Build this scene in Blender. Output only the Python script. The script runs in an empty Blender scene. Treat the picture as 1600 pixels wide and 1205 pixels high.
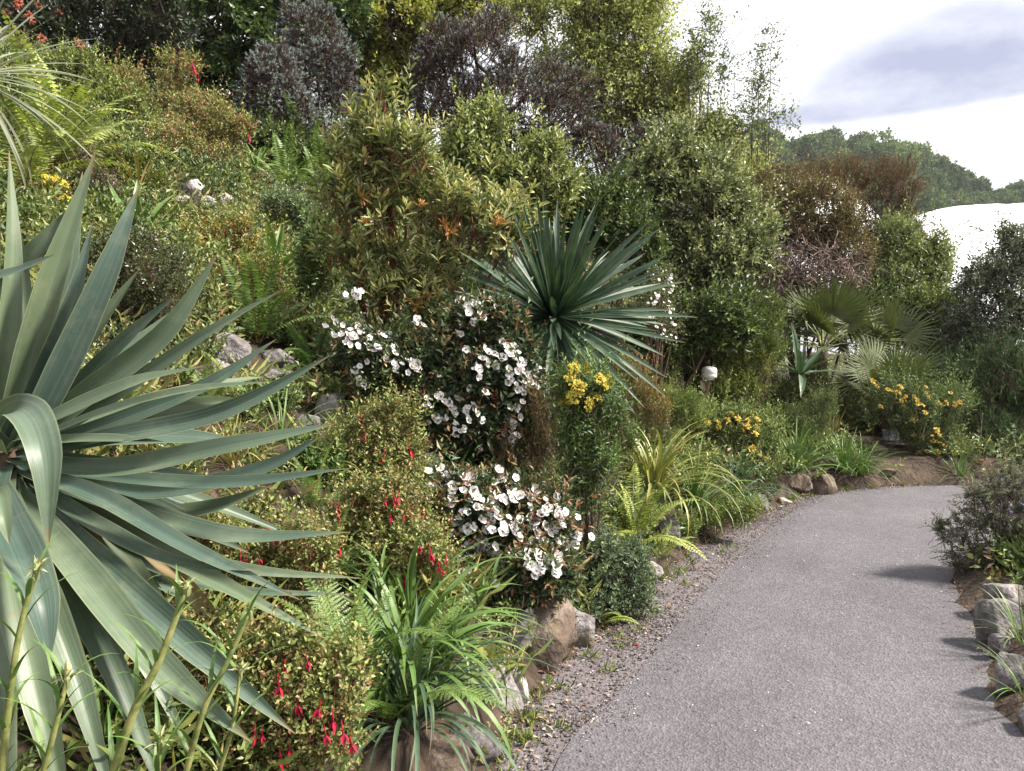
import bpy, bmesh, math
import numpy as np
from mathutils import Vector, Matrix, Quaternion

# ------------------------------------------------------------------ camera, sky, sun, exposure
SC = bpy.context.scene
COL = SC.collection
F = 1209.0                       # focal length in pixels of the 1600 x 1205 photograph
CAMZ = 1.65
TH = math.atan2(602.5 - 520.0, F)
cam_d = bpy.data.cameras.new('camera')
cam_d.sensor_width = 36.0
cam_d.lens = F / 1600.0 * 36.0
cam_d.clip_start = 0.05
cam_d.clip_end = 2000.0
cam = bpy.data.objects.new('camera', cam_d)
COL.objects.link(cam)
cam.location = (0, 0, CAMZ)
cam.rotation_euler = (math.pi / 2 - TH, 0, 0)
SC.camera = cam

SUN_AZ, SUN_EL = math.radians(96), math.radians(48)
SUN_DIR = Vector((math.sin(SUN_AZ) * math.cos(SUN_EL), math.cos(SUN_AZ) * math.cos(SUN_EL), math.sin(SUN_EL)))
world = bpy.data.worlds.new('World')
SC.world = world
world.use_nodes = True


def build_world():
    nt = world.node_tree
    N, Lk = nt.nodes, nt.links
    N.clear()
    out = N.new('ShaderNodeOutputWorld')
    bg = N.new('ShaderNodeBackground')
    bg.inputs['Strength'].default_value = 0.1
    sky = N.new('ShaderNodeTexSky')
    sky.sky_type = 'NISHITA'
    sky.sun_disc = False
    sky.sun_elevation = SUN_EL
    sky.sun_rotation = SUN_AZ
    tc = N.new('ShaderNodeTexCoord')

    def math_(op, a, b=None, clamp=False):
        m = N.new('ShaderNodeMath'); m.operation = op; m.use_clamp = clamp
        for i, v in enumerate((a, b)):
            if v is None: continue
            if isinstance(v, (int, float)): m.inputs[i].default_value = v
            else: Lk.new(v, m.inputs[i])
        return m.outputs[0]
    # broken cloud cover: bright white cloud with darker, lavender-grey bellies
    mp = N.new('ShaderNodeMapping'); mp.inputs['Scale'].default_value = (1.0, 1.0, 2.2)
    Lk.new(tc.outputs['Generated'], mp.inputs['Vector'])
    n1 = N.new('ShaderNodeTexNoise'); n1.inputs['Scale'].default_value = 2.3; n1.inputs['Detail'].default_value = 7
    n1.inputs['Roughness'].default_value = 0.55; n1.inputs['Distortion'].default_value = 0.3
    Lk.new(mp.outputs[0], n1.inputs['Vector'])
    n2 = N.new('ShaderNodeTexNoise'); n2.inputs['Scale'].default_value = 5.0; n2.inputs['Detail'].default_value = 6
    Lk.new(tc.outputs['Generated'], n2.inputs['Vector'])
    # one long flat-bottomed cloud low over the valley (direction space)
    sep = N.new('ShaderNodeSeparateXYZ'); Lk.new(tc.outputs['Generated'], sep.inputs[0])
    az = math_('ARCTAN2', sep.outputs['X'], sep.outputs['Y'])
    el = math_('ARCSINE', sep.outputs['Z'])
    wob = math_('MULTIPLY', math_('SUBTRACT', n2.outputs[0], 0.5), 0.16)
    wob2 = math_('MULTIPLY', math_('SUBTRACT', n1.outputs[0], 0.5), 0.07)

    def blob(a0, e0, ra, re, shear=0.0):
        da = math_('ADD', math_('SUBTRACT', az, a0), wob)
        de = math_('ADD', math_('SUBTRACT', math_('SUBTRACT', el, e0), math_('MULTIPLY', da, shear)), wob2)
        q = math_('ADD', math_('POWER', math_('ABSOLUTE', math_('DIVIDE', da, ra)), 2.0),
                  math_('POWER', math_('ABSOLUTE', math_('DIVIDE', de, re)), 2.0))
        mr = N.new('ShaderNodeMapRange'); mr.interpolation_type = 'SMOOTHSTEP'
        Lk.new(q, mr.inputs['Value'])
        mr.inputs['From Min'].default_value = 1.75; mr.inputs['From Max'].default_value = 0.05
        return mr.outputs[0]
    b1 = blob(0.49, 0.275, 0.16, 0.075, 0.10)
    b2 = blob(0.68, 0.262, 0.30, 0.052, 0.0)
    b3 = blob(0.38, 0.243, 0.11, 0.030, 0.12)
    belly = math_('MAXIMUM', math_('MAXIMUM', b1, b2), b3)
    base_ = N.new('ShaderNodeMapRange'); base_.interpolation_type = 'SMOOTHSTEP'      # flat cloud base
    Lk.new(math_('ADD', el, math_('MULTIPLY', wob2, 0.5)), base_.inputs['Value'])
    base_.inputs['From Min'].default_value = 0.229; base_.inputs['From Max'].default_value = 0.247
    belly = math_('MULTIPLY', belly, base_.outputs[0])
    n3 = N.new('ShaderNodeTexNoise'); n3.inputs['Scale'].default_value = 9.0; n3.inputs['Detail'].default_value = 9; n3.inputs['Roughness'].default_value = 0.6
    Lk.new(mp.outputs[0], n3.inputs['Vector'])
    tex = N.new('ShaderNodeMapRange'); Lk.new(n3.outputs[0], tex.inputs['Value'])
    for k_, v_ in ((1, 0.33), (2, 0.62), (3, 0.75), (4, 1.08)): tex.inputs[k_].default_value = v_
    belly = math_('MULTIPLY', belly, tex.outputs[0])
    gen = N.new('ShaderNodeMapRange'); gen.interpolation_type = 'SMOOTHSTEP'
    Lk.new(n1.outputs[0], gen.inputs['Value'])
    gen.inputs['From Min'].default_value = 0.56; gen.inputs['From Max'].default_value = 0.72
    belly = math_('MAXIMUM', math_('MULTIPLY', belly, 0.95), math_('MULTIPLY', gen.outputs[0], 0.40))
    cl = N.new('ShaderNodeMix'); cl.data_type = 'RGBA'
    Lk.new(belly, cl.inputs[0])
    cl.inputs[6].default_value = (5.5, 5.55, 5.7, 1)
    cl.inputs[7].default_value = (1.95, 2.1, 2.85, 1)
    cover = N.new('ShaderNodeMapRange'); cover.interpolation_type = 'SMOOTHSTEP'
    Lk.new(n1.outputs[0], cover.inputs['Value'])
    cover.inputs['From Min'].default_value = 0.22; cover.inputs['From Max'].default_value = 0.36
    mx = N.new('ShaderNodeMix'); mx.data_type = 'RGBA'
    Lk.new(cover.outputs[0], mx.inputs[0])
    Lk.new(sky.outputs[0], mx.inputs[6]); Lk.new(cl.outputs[2], mx.inputs[7])
    Lk.new(mx.outputs[2], bg.inputs['Color'])
    Lk.new(bg.outputs[0], out.inputs['Surface'])


build_world()
sun_d = bpy.data.lights.new('sun', 'SUN')
sun_d.energy = 5.0
sun_d.angle = math.radians(7.0)
sun_d.color = (1.0, 0.93, 0.82)
sun = bpy.data.objects.new('sun', sun_d)
COL.objects.link(sun)
sun.rotation_euler = SUN_DIR.to_track_quat('Z', 'Y').to_euler()
vs = SC.view_settings
vs.view_transform = 'Standard'
vs.look = 'None'
vs.exposure = 1.42
vs.gamma = 1.0
vs.use_curve_mapping = False
SC.cycles.max_bounces = 5
SC.cycles.diffuse_bounces = 2
SC.cycles.transmission_bounces = 2
SC.cycles.glossy_bounces = 2
SC.cycles.use_denoising = True

# ------------------------------------------------------------------ helpers
RNG = np.random.default_rng(7)


def P(px, py, d):
    """world point on the line of sight of a photo pixel at forward distance d"""
    rx = (px - 800.0) / F; ru = -(py - 602.5) / F
    v = np.array([rx, math.cos(TH) + ru * math.sin(TH), -math.sin(TH) + ru * math.cos(TH)])
    return np.array([0, 0, CAMZ]) + v * (d / v[1])


def on_z(px, py, z=0.0):
    a = P(px, py, 1.0); v = a - np.array([0, 0, CAMZ])
    return np.array([0, 0, CAMZ]) + v * ((z - CAMZ) / v[2])


def ss(a, b, x):
    t = np.clip((np.asarray(x, float) - a) / (b - a), 0, 1)
    return t * t * (3 - 2 * t)


def unit(v):
    v = np.asarray(v, float)
    return v / np.maximum(np.linalg.norm(v, axis=-1, keepdims=True), 1e-9)


_K = unit(np.random.default_rng(3).normal(size=(14, 3)))
_PH = np.random.default_rng(4).uniform(0, 6.28, 14)


def nz(p, f=1.0):
    """cheap smooth noise in about [-1, 1]"""
    p = np.asarray(p, float)
    o = 0
    for i in range(0, 14, 2):
        k = f * (1.0 + 0.45 * i)
        o = o + np.sin(p @ _K[i] * k + _PH[i]) * np.sin(p @ _K[i + 1] * k * 1.13 + _PH[i + 1]) / (1 + 0.22 * i)
    return o / 2.2


def lin(h):
    h = h.lstrip('#')
    c = np.array([int(h[i:i + 2], 16) / 255 for i in (0, 2, 4)])
    return np.where(c <= 0.04045, c / 12.92, ((c + 0.055) / 1.055) ** 2.4)


def smooth_line(pts, n):
    pts = np.asarray(pts, float)
    q = np.vstack([2 * pts[0] - pts[1], pts, 2 * pts[-1] - pts[-2]])
    out = []
    segs = len(pts) - 1
    for t in np.linspace(0, segs - 1e-6, n):
        i = int(t); u = t - i
        a, b, c, d = q[i], q[i + 1], q[i + 2], q[i + 3]
        out.append(0.5 * ((2 * b) + (-a + c) * u + (2 * a - 5 * b + 4 * c - d) * u * u + (-a + 3 * b - 3 * c + d) * u ** 3))
    return np.array(out)


class MB:
    """collects triangles (with colours, material slots and uvs) for ONE mesh"""
    def __init__(s):
        s.V, s.T, s.C, s.M, s.U, s.n = [], [], [], [], [], 0

    def add(s, V, Fc, col=None, mi=0, uv=None):
        V = np.asarray(V, float).reshape(-1, 3); Fc = np.asarray(Fc, int)
        if Fc.shape[1] == 4:
            Fc = np.vstack([Fc[:, [0, 1, 2]], Fc[:, [0, 2, 3]]])
        s.V.append(V); s.T.append(Fc + s.n); s.n += len(V)
        if col is None: col = np.ones((len(V), 3)) * 0.5
        col = np.asarray(col, float)
        if col.ndim == 1: col = np.tile(col, (len(V), 1))
        s.C.append(col)
        s.M.append(np.full(len(Fc), mi, int))
        s.U.append(np.zeros((len(V), 2)) if uv is None else np.asarray(uv, float))
        return s

    def mesh(s, name, mats, origin=(0, 0, 0), smooth=False):
        V = np.vstack(s.V) - np.asarray(origin, float); T = np.vstack(s.T)
        C = np.vstack(s.C); M = np.concatenate(s.M); U = np.vstack(s.U)
        me = bpy.data.meshes.new(name)
        me.vertices.add(len(V)); me.vertices.foreach_set('co', V.astype(np.float32).ravel())
        me.loops.add(T.size); me.loops.foreach_set('vertex_index', T.astype(np.int32).ravel())
        me.polygons.add(len(T))
        me.polygons.foreach_set('loop_start', np.arange(0, T.size, 3, dtype=np.int32))
        me.polygons.foreach_set('material_index', M.astype(np.int32))
        me.polygons.foreach_set('use_smooth', np.full(len(T), bool(smooth)))
        ca = me.color_attributes.new('Col', 'FLOAT_COLOR', 'POINT')
        ca.data.foreach_set('color', np.hstack([C, np.ones((len(C), 1))]).astype(np.float32).ravel())
        if any(np.any(u) for u in s.U):
            ul = me.uv_layers.new(name='UVMap')
            ul.data.foreach_set('uv', U[T.ravel()].astype(np.float32).ravel())
        for m in (mats if isinstance(mats, (list, tuple)) else [mats]): me.materials.append(m)
        me.update(calc_edges=True)
        return me


def obj(name, me, parent=None, loc=(0, 0, 0), rot=None, scale=None, **props):
    o = bpy.data.objects.new(name, me)
    COL.objects.link(o)
    o.location = tuple(float(v) for v in loc)
    if rot is not None:
        if isinstance(rot, (Quaternion, Matrix)):
            o.rotation_mode = 'QUATERNION'
            o.rotation_quaternion = rot if isinstance(rot, Quaternion) else rot.to_quaternion()
        else: o.rotation_euler = rot
    if scale is not None: o.scale = (scale,) * 3 if np.isscalar(scale) else scale
    o.parent = parent
    for k, v in props.items():
        if v is not None: o[k] = v
    return o


def thing(name, label, cat, loc=(0, 0, 0), group=None):
    return obj(name, None, None, loc, label=label, category=cat, group=group)


def tube(pts, rad, sides=6, cap=True):
    pts = np.asarray(pts, float); n = len(pts)
    rad = np.broadcast_to(np.asarray(rad, float), (n,))
    tan = unit(np.gradient(pts, axis=0))
    ref = np.array([0.0, 0, 1.0]) if abs(tan[0, 2]) < 0.9 else np.array([1.0, 0, 0])
    a = unit(np.cross(tan, ref)); b = np.cross(tan, a)
    th = np.linspace(0, 2 * math.pi, sides, endpoint=False)
    ring = a[:, None] * np.cos(th)[None, :, None] + b[:, None] * np.sin(th)[None, :, None]
    V = (pts[:, None] + ring * rad[:, None, None]).reshape(-1, 3)
    i = np.arange(n - 1)[:, None] * sides; j = np.arange(sides)[None]
    k = (np.arange(sides)[None] + 1) % sides
    Fq = np.stack([i + j, i + k, i + sides + k, i + sides + j], -1).reshape(-1, 4)
    T = np.vstack([Fq[:, [0, 1, 2]], Fq[:, [0, 2, 3]]])
    if cap:
        V = np.vstack([V, pts[-1] + tan[-1] * rad[-1] * 0.6])
        e = (n - 1) * sides
        T = np.vstack([T, np.stack([e + np.arange(sides), e + (np.arange(sides) + 1) % sides, np.full(sides, n * sides)], -1)])
    return V, T


def prisms(A, B, ra, rb):
    """many thin three-sided twigs at once"""
    d = unit(B - A)
    ref = np.where(np.abs(d[:, 2:3]) < 0.9, np.array([[0, 0, 1.0]]), np.array([[1.0, 0, 0]]))
    a = unit(np.cross(d, ref)); b = np.cross(d, a)
    V = []
    for base, r in ((A, ra), (B, rb)):
        for t in (0, 2.094, 4.189):
            V.append(base + (a * math.cos(t) + b * math.sin(t)) * np.asarray(r).reshape(-1, 1))
    V = np.stack(V, 1).reshape(-1, 3)
    q = np.array([[0, 1, 4], [0, 4, 3], [1, 2, 5], [1, 5, 4], [2, 0, 3], [2, 3, 5]])
    T = (np.arange(len(A))[:, None, None] * 6 + q[None]).reshape(-1, 3)
    return V, T


# leaf outlines: (along, across, lift)
KITE = (np.array([[0, 0, 0], [0.42, 0.5, 0.10], [1, 0, -0.04], [0.42, -0.5, 0.10]]), np.array([[0, 2, 1], [0, 3, 2]]))
LEAF = (np.array([[0, 0, 0], [0.45, 0.5, 0.06], [0.5, 0, 0.0], [0.45, -0.5, 0.06], [1, 0, -0.10]]),
        np.array([[0, 2, 1], [0, 3, 2], [1, 2, 4], [2, 3, 4]]))
OBOV = (np.array([[0, 0, 0], [0.62, 0.5, 0.05], [1, 0.16, -0.05], [1, -0.16, -0.05], [0.62, -0.5, 0.05]]),
        np.array([[0, 2, 1], [0, 3, 2], [0, 4, 3]]))


def leaf_cloud(mb, pos, d, n, L, W, col, tmpl=KITE, mi=0):
    """a copy of the outline per position; d = direction, n = rough upper side"""
    d = unit(d); s = unit(np.cross(n, d)); n = np.cross(d, s)
    tv, tf = tmpl
    L = np.broadcast_to(np.asarray(L, float), (len(pos),)); W = np.broadcast_to(np.asarray(W, float), (len(pos),))
    V = (pos[:, None] + tv[None, :, 0:1] * (L[:, None, None] * d[:, None]) + tv[None, :, 1:2] * (W[:, None, None] * s[:, None])
         + tv[None, :, 2:3] * (L[:, None, None] * n[:, None]))
    k = len(tv)
    T = (np.arange(len(pos))[:, None, None] * k + tf[None]).reshape(-1, 3)
    mb.add(V.reshape(-1, 3), T, np.repeat(col, k, 0), mi)


def pal_pick(pal, n, rng, jit=0.22):
    cols = np.array([lin(h) for h, w in pal]); w = np.array([w for h, w in pal], float); w /= w.sum()
    cols = (cols * 0.90 + 0.10 * cols.mean(1, keepdims=True)) * [1.02, 0.99, 0.95]
    return cols[rng.choice(len(cols), n, p=w)] * rng.uniform(1 - jit, 1 + jit, (n, 1))


# ------------------------------------------------------------------ materials
MATS = {}


def mat(name):
    m = bpy.data.materials.new(name); m.use_nodes = True
    nt = m.node_tree; nt.nodes.clear()
    MATS[name] = m
    return m, nt.nodes, nt.links


def node(N, kind, **kw):
    n = N.new(kind)
    for k, v in kw.items():
        if k in n.inputs: n.inputs[k].default_value = v
        else: setattr(n, k, v)
    return n


def ramp(N, Lk, fac, stops):
    r = N.new('ShaderNodeValToRGB')
    while len(r.color_ramp.elements) < len(stops): r.color_ramp.elements.new(0.5)
    for e, (p, c) in zip(r.color_ramp.elements, stops):
        e.position = p; e.color = (*c, 1)
    Lk.new(fac, r.inputs[0])
    return r.outputs[0]


def mixc(N, Lk, fac, a, b, mode='MIX'):
    m = N.new('ShaderNodeMix'); m.data_type = 'RGBA'; m.blend_type = mode
    for i, v in ((0, fac), (6, a), (7, b)):
        if isinstance(v, (int, float)): m.inputs[i].default_value = v
        elif isinstance(v, (tuple, list, np.ndarray)): m.inputs[i].default_value = (*v[:3], 1)
        else: Lk.new(v, m.inputs[i])
    return m.outputs[2]


def foliage(name, rough=0.45, trans=0.24, spec=0.4):
    m, N, Lk = mat(name)
    out = N.new('ShaderNodeOutputMaterial')
    at = node(N, 'ShaderNodeAttribute', attribute_name='Col')
    tc = N.new('ShaderNodeTexCoord')
    no = node(N, 'ShaderNodeTexNoise', Scale=55.0, Detail=2.0); Lk.new(tc.outputs['Object'], no.inputs['Vector'])
    c = mixc(N, Lk, 1.0, at.outputs['Color'], ramp(N, Lk, no.outputs[0], [(0.3, (0.78, 0.78, 0.78)), (0.7, (1.2, 1.2, 1.15))]), 'MULTIPLY')
    p = node(N, 'ShaderNodeBsdfPrincipled', Roughness=rough)
    p.inputs['Specular IOR Level'].default_value = spec
    Lk.new(c, p.inputs['Base Color'])
    t = N.new('ShaderNodeBsdfTranslucent')
    Lk.new(mixc(N, Lk, 1.0, c, (1.1, 1.2, 0.75), 'MULTIPLY'), t.inputs['Color'])
    mx = N.new('ShaderNodeMixShader'); mx.inputs[0].default_value = trans
    Lk.new(p.outputs[0], mx.inputs[1]); Lk.new(t.outputs[0], mx.inputs[2]); Lk.new(mx.outputs[0], out.inputs['Surface'])
    return m


M_LEAF = foliage('leaf')
M_GLOSS = foliage('glossy_leaf', rough=0.32, trans=0.2, spec=0.5)
M_THIN = foliage('thin_leaf', rough=0.5, trans=0.42, spec=0.3)
M_MATT = foliage('matt_leaf', rough=0.7, trans=0.2, spec=0.2)


def noisy(name, stops, scale=8.0, rough=0.85, bump=0.4, bscale=30.0, detail=8.0, coords='Object', stretch=None, bdist=0.02, spec=0.3):
    m, N, Lk = mat(name)
    out = N.new('ShaderNodeOutputMaterial')
    tc = N.new('ShaderNodeTexCoord'); v = tc.outputs[coords]
    if stretch:
        mp = N.new('ShaderNodeMapping'); mp.inputs['Scale'].default_value = stretch; Lk.new(v, mp.inputs[0]); v = mp.outputs[0]
    n1 = node(N, 'ShaderNodeTexNoise', Scale=scale, Detail=detail, Roughness=0.62); Lk.new(v, n1.inputs['Vector'])
    n2 = node(N, 'ShaderNodeTexNoise', Scale=bscale, Detail=6.0); Lk.new(v, n2.inputs['Vector'])
    p = node(N, 'ShaderNodeBsdfPrincipled', Roughness=rough); p.inputs['Specular IOR Level'].default_value = spec
    Lk.new(ramp(N, Lk, n1.outputs[0], stops), p.inputs['Base Color'])
    b = node(N, 'ShaderNodeBump', Strength=bump, Distance=bdist); Lk.new(n2.outputs[0], b.inputs['Height']); Lk.new(b.outputs[0], p.inputs['Normal'])
    Lk.new(p.outputs[0], out.inputs['Surface'])
    return m


M_BARK = noisy('bark', [(0.3, lin('#2b211b')), (0.55, lin('#544438')), (0.75, lin('#7a6a5a'))], 14, stretch=(1, 1, 0.25))
M_TWIG = noisy('grey_twig', [(0.3, lin('#4a3c38')), (0.6, lin('#7d6a63')), (0.8, lin('#9c8a82'))], 20)
M_RED_STEM = noisy('red_brown_stem', [(0.3, lin('#4a2b20')), (0.7, lin('#7a4a35'))], 18)
M_SOIL = noisy('soil', [(0.3, lin('#231c17')), (0.55, lin('#3d3229')), (0.75, lin('#5a4c40'))], 5, rough=0.95, bump=0.9, bscale=24, bdist=0.05)
M_STEM = noisy('green_stem', [(0.35, lin('#4d5a2e')), (0.65, lin('#8a8a55'))], 25, rough=0.5, bump=0.1)


def rock_mat(name, a, b, c, moss):
    m, N, Lk = mat(name)
    out = N.new('ShaderNodeOutputMaterial'); tc = N.new('ShaderNodeTexCoord'); oi = N.new('ShaderNodeObjectInfo')
    ad = N.new('ShaderNodeVectorMath'); ad.operation = 'MULTIPLY_ADD'
    Lk.new(oi.outputs['Random'], ad.inputs[0]); ad.inputs[1].default_value = (37, 17, 53); Lk.new(tc.outputs['Object'], ad.inputs[2])
    v = ad.outputs[0]
    n1 = node(N, 'ShaderNodeTexNoise', Scale=7.0, Detail=9.0, Roughness=0.68); Lk.new(v, n1.inputs['Vector'])
    n2 = node(N, 'ShaderNodeTexNoise', Scale=45.0, Detail=5.0); Lk.new(v, n2.inputs['Vector'])
    n3 = node(N, 'ShaderNodeTexNoise', Scale=4.0, Detail=7.0, Roughness=0.7); Lk.new(v, n3.inputs['Vector'])
    base = ramp(N, Lk, n1.outputs[0], [(0.28, a), (0.5, b), (0.7, c)])
    base = mixc(N, Lk, 0.45, base, ramp(N, Lk, n2.outputs[0], [(0.35, (0.35, 0.34, 0.35)), (0.65, (1.0, 1.0, 1.0))]), 'MULTIPLY')
    mr = node(N, 'ShaderNodeMapRange'); Lk.new(n3.outputs[0], mr.inputs[0]); mr.inputs[1].default_value = 0.55; mr.inputs[2].default_value = 0.68
    sc = N.new('ShaderNodeMath'); sc.operation = 'MULTIPLY'; Lk.new(mr.outputs[0], sc.inputs[0]); sc.inputs[1].default_value = moss
    base = mixc(N, Lk, sc.outputs[0], base, lin('#5c5434'))
    p = node(N, 'ShaderNodeBsdfPrincipled', Roughness=0.9); p.inputs['Specular IOR Level'].default_value = 0.25
    Lk.new(base, p.inputs['Base Color'])
    b = node(N, 'ShaderNodeBump', Strength=0.8, Distance=0.02)
    mm = N.new('ShaderNodeMath'); mm.operation = 'ADD'; Lk.new(n1.outputs[0], mm.inputs[0]); Lk.new(n2.outputs[0], mm.inputs[1])
    Lk.new(mm.outputs[0], b.inputs['Height']); Lk.new(b.outputs[0], p.inputs['Normal']); Lk.new(p.outputs[0], out.inputs['Surface'])
    return m


M_ROCK = rock_mat('granite', lin('#454142'), lin('#726c6d'), lin('#a09a9b'), 0.8)
M_ROCK_PALE = rock_mat('pale_granite', lin('#6c6665'), lin('#9c9594'), lin('#c8c1c0'), 0.45)
M_ROCK_BROWN = rock_mat('brown_stone', lin('#3d342e'), lin('#63554a'), lin('#8d817a'), 0.9)


def asphalt():
    m, N, Lk = mat('asphalt')
    out = N.new('ShaderNodeOutputMaterial'); tc = N.new('ShaderNodeTexCoord'); v = tc.outputs['Object']
    big = node(N, 'ShaderNodeTexNoise', Scale=0.9, Detail=7.0, Roughness=0.72); Lk.new(v, big.inputs['Vector'])
    vo = node(N, 'ShaderNodeTexVoronoi', Scale=85.0); Lk.new(v, vo.inputs['Vector'])
    fine = node(N, 'ShaderNodeTexNoise', Scale=150.0, Detail=3.0, Roughness=0.7); Lk.new(v, fine.inputs['Vector'])
    sp = node(N, 'ShaderNodeTexVoronoi', Scale=28.0); Lk.new(v, sp.inputs['Vector'])
    base = ramp(N, Lk, big.outputs[0], [(0.3, (0.078, 0.072, 0.082)), (0.7, (0.118, 0.110, 0.123))])
    chip = ramp(N, Lk, vo.outputs['Color'], [(0.15, (0.48, 0.48, 0.5)), (0.55, (0.95, 0.95, 0.95)), (0.95, (1.65, 1.62, 1.6))])
    base = mixc(N, Lk, 0.55, base, chip, 'MULTIPLY')
    base = mixc(N, Lk, 0.45, base, ramp(N, Lk, fine.outputs[0], [(0.3, (0.4, 0.4, 0.42)), (0.6, (1.25, 1.25, 1.25))]), 'MULTIPLY')
    st = node(N, 'ShaderNodeTexNoise', Scale=0.35, Detail=8.0, Roughness=0.75, Distortion=0.6); Lk.new(v, st.inputs['Vector'])
    base = mixc(N, Lk, 1.0, base, ramp(N, Lk, st.outputs[0], [(0.36, (0.80, 0.79, 0.80)), (0.5, (1, 1, 1)), (0.66, (1.16, 1.15, 1.14))]), 'MULTIPLY')
    lt = ramp(N, Lk, sp.outputs['Distance'], [(0.045, (1, 1, 1)), (0.085, (0, 0, 0))])
    base = mixc(N, Lk, lt, base, (0.24, 0.23, 0.24))
    p = node(N, 'ShaderNodeBsdfPrincipled', Roughness=0.75); p.inputs['Specular IOR Level'].default_value = 0.35
    Lk.new(base, p.inputs['Base Color'])
    h = N.new('ShaderNodeMath'); h.operation = 'ADD'; Lk.new(vo.outputs['Distance'], h.inputs[0]); Lk.new(fine.outputs[0], h.inputs[1])
    b = node(N, 'ShaderNodeBump', Strength=0.7, Distance=0.008); Lk.new(h.outputs[0], b.inputs['Height']); Lk.new(b.outputs[0], p.inputs['Normal'])
    Lk.new(p.outputs[0], out.inputs['Surface'])
    return m


M_ASPHALT = asphalt()
M_GRIT = noisy('grit', [(0.3, lin('#4a4547')), (0.5, lin('#635d60')), (0.72, lin('#7b7477'))], 60, rough=0.95, bump=0.9, bscale=110, bdist=0.012)


def vcol(name, rough=0.85, spec=0.3, trans=0.0):
    m, N, Lk = mat(name)
    out = N.new('ShaderNodeOutputMaterial'); at = node(N, 'ShaderNodeAttribute', attribute_name='Col')
    tc = N.new('ShaderNodeTexCoord'); no = node(N, 'ShaderNodeTexNoise', Scale=90.0, Detail=3.0); Lk.new(tc.outputs['Object'], no.inputs['Vector'])
    c = mixc(N, Lk, 1.0, at.outputs['Color'], ramp(N, Lk, no.outputs[0], [(0.3, (0.8, 0.8, 0.8)), (0.7, (1.15, 1.15, 1.15))]), 'MULTIPLY')
    p = node(N, 'ShaderNodeBsdfPrincipled', Roughness=rough); p.inputs['Specular IOR Level'].default_value = spec
    Lk.new(c, p.inputs['Base Color']); s = p.outputs[0]
    if trans:
        t = N.new('ShaderNodeBsdfTranslucent'); Lk.new(c, t.inputs['Color'])
        mx = N.new('ShaderNodeMixShader'); mx.inputs[0].default_value = trans
        Lk.new(s, mx.inputs[1]); Lk.new(t.outputs[0], mx.inputs[2]); s = mx.outputs[0]
    Lk.new(s, out.inputs['Surface'])
    return m


M_PEBBLE = vcol('pebble')
M_PETAL = vcol('petal', rough=0.6, trans=0.3)


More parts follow.
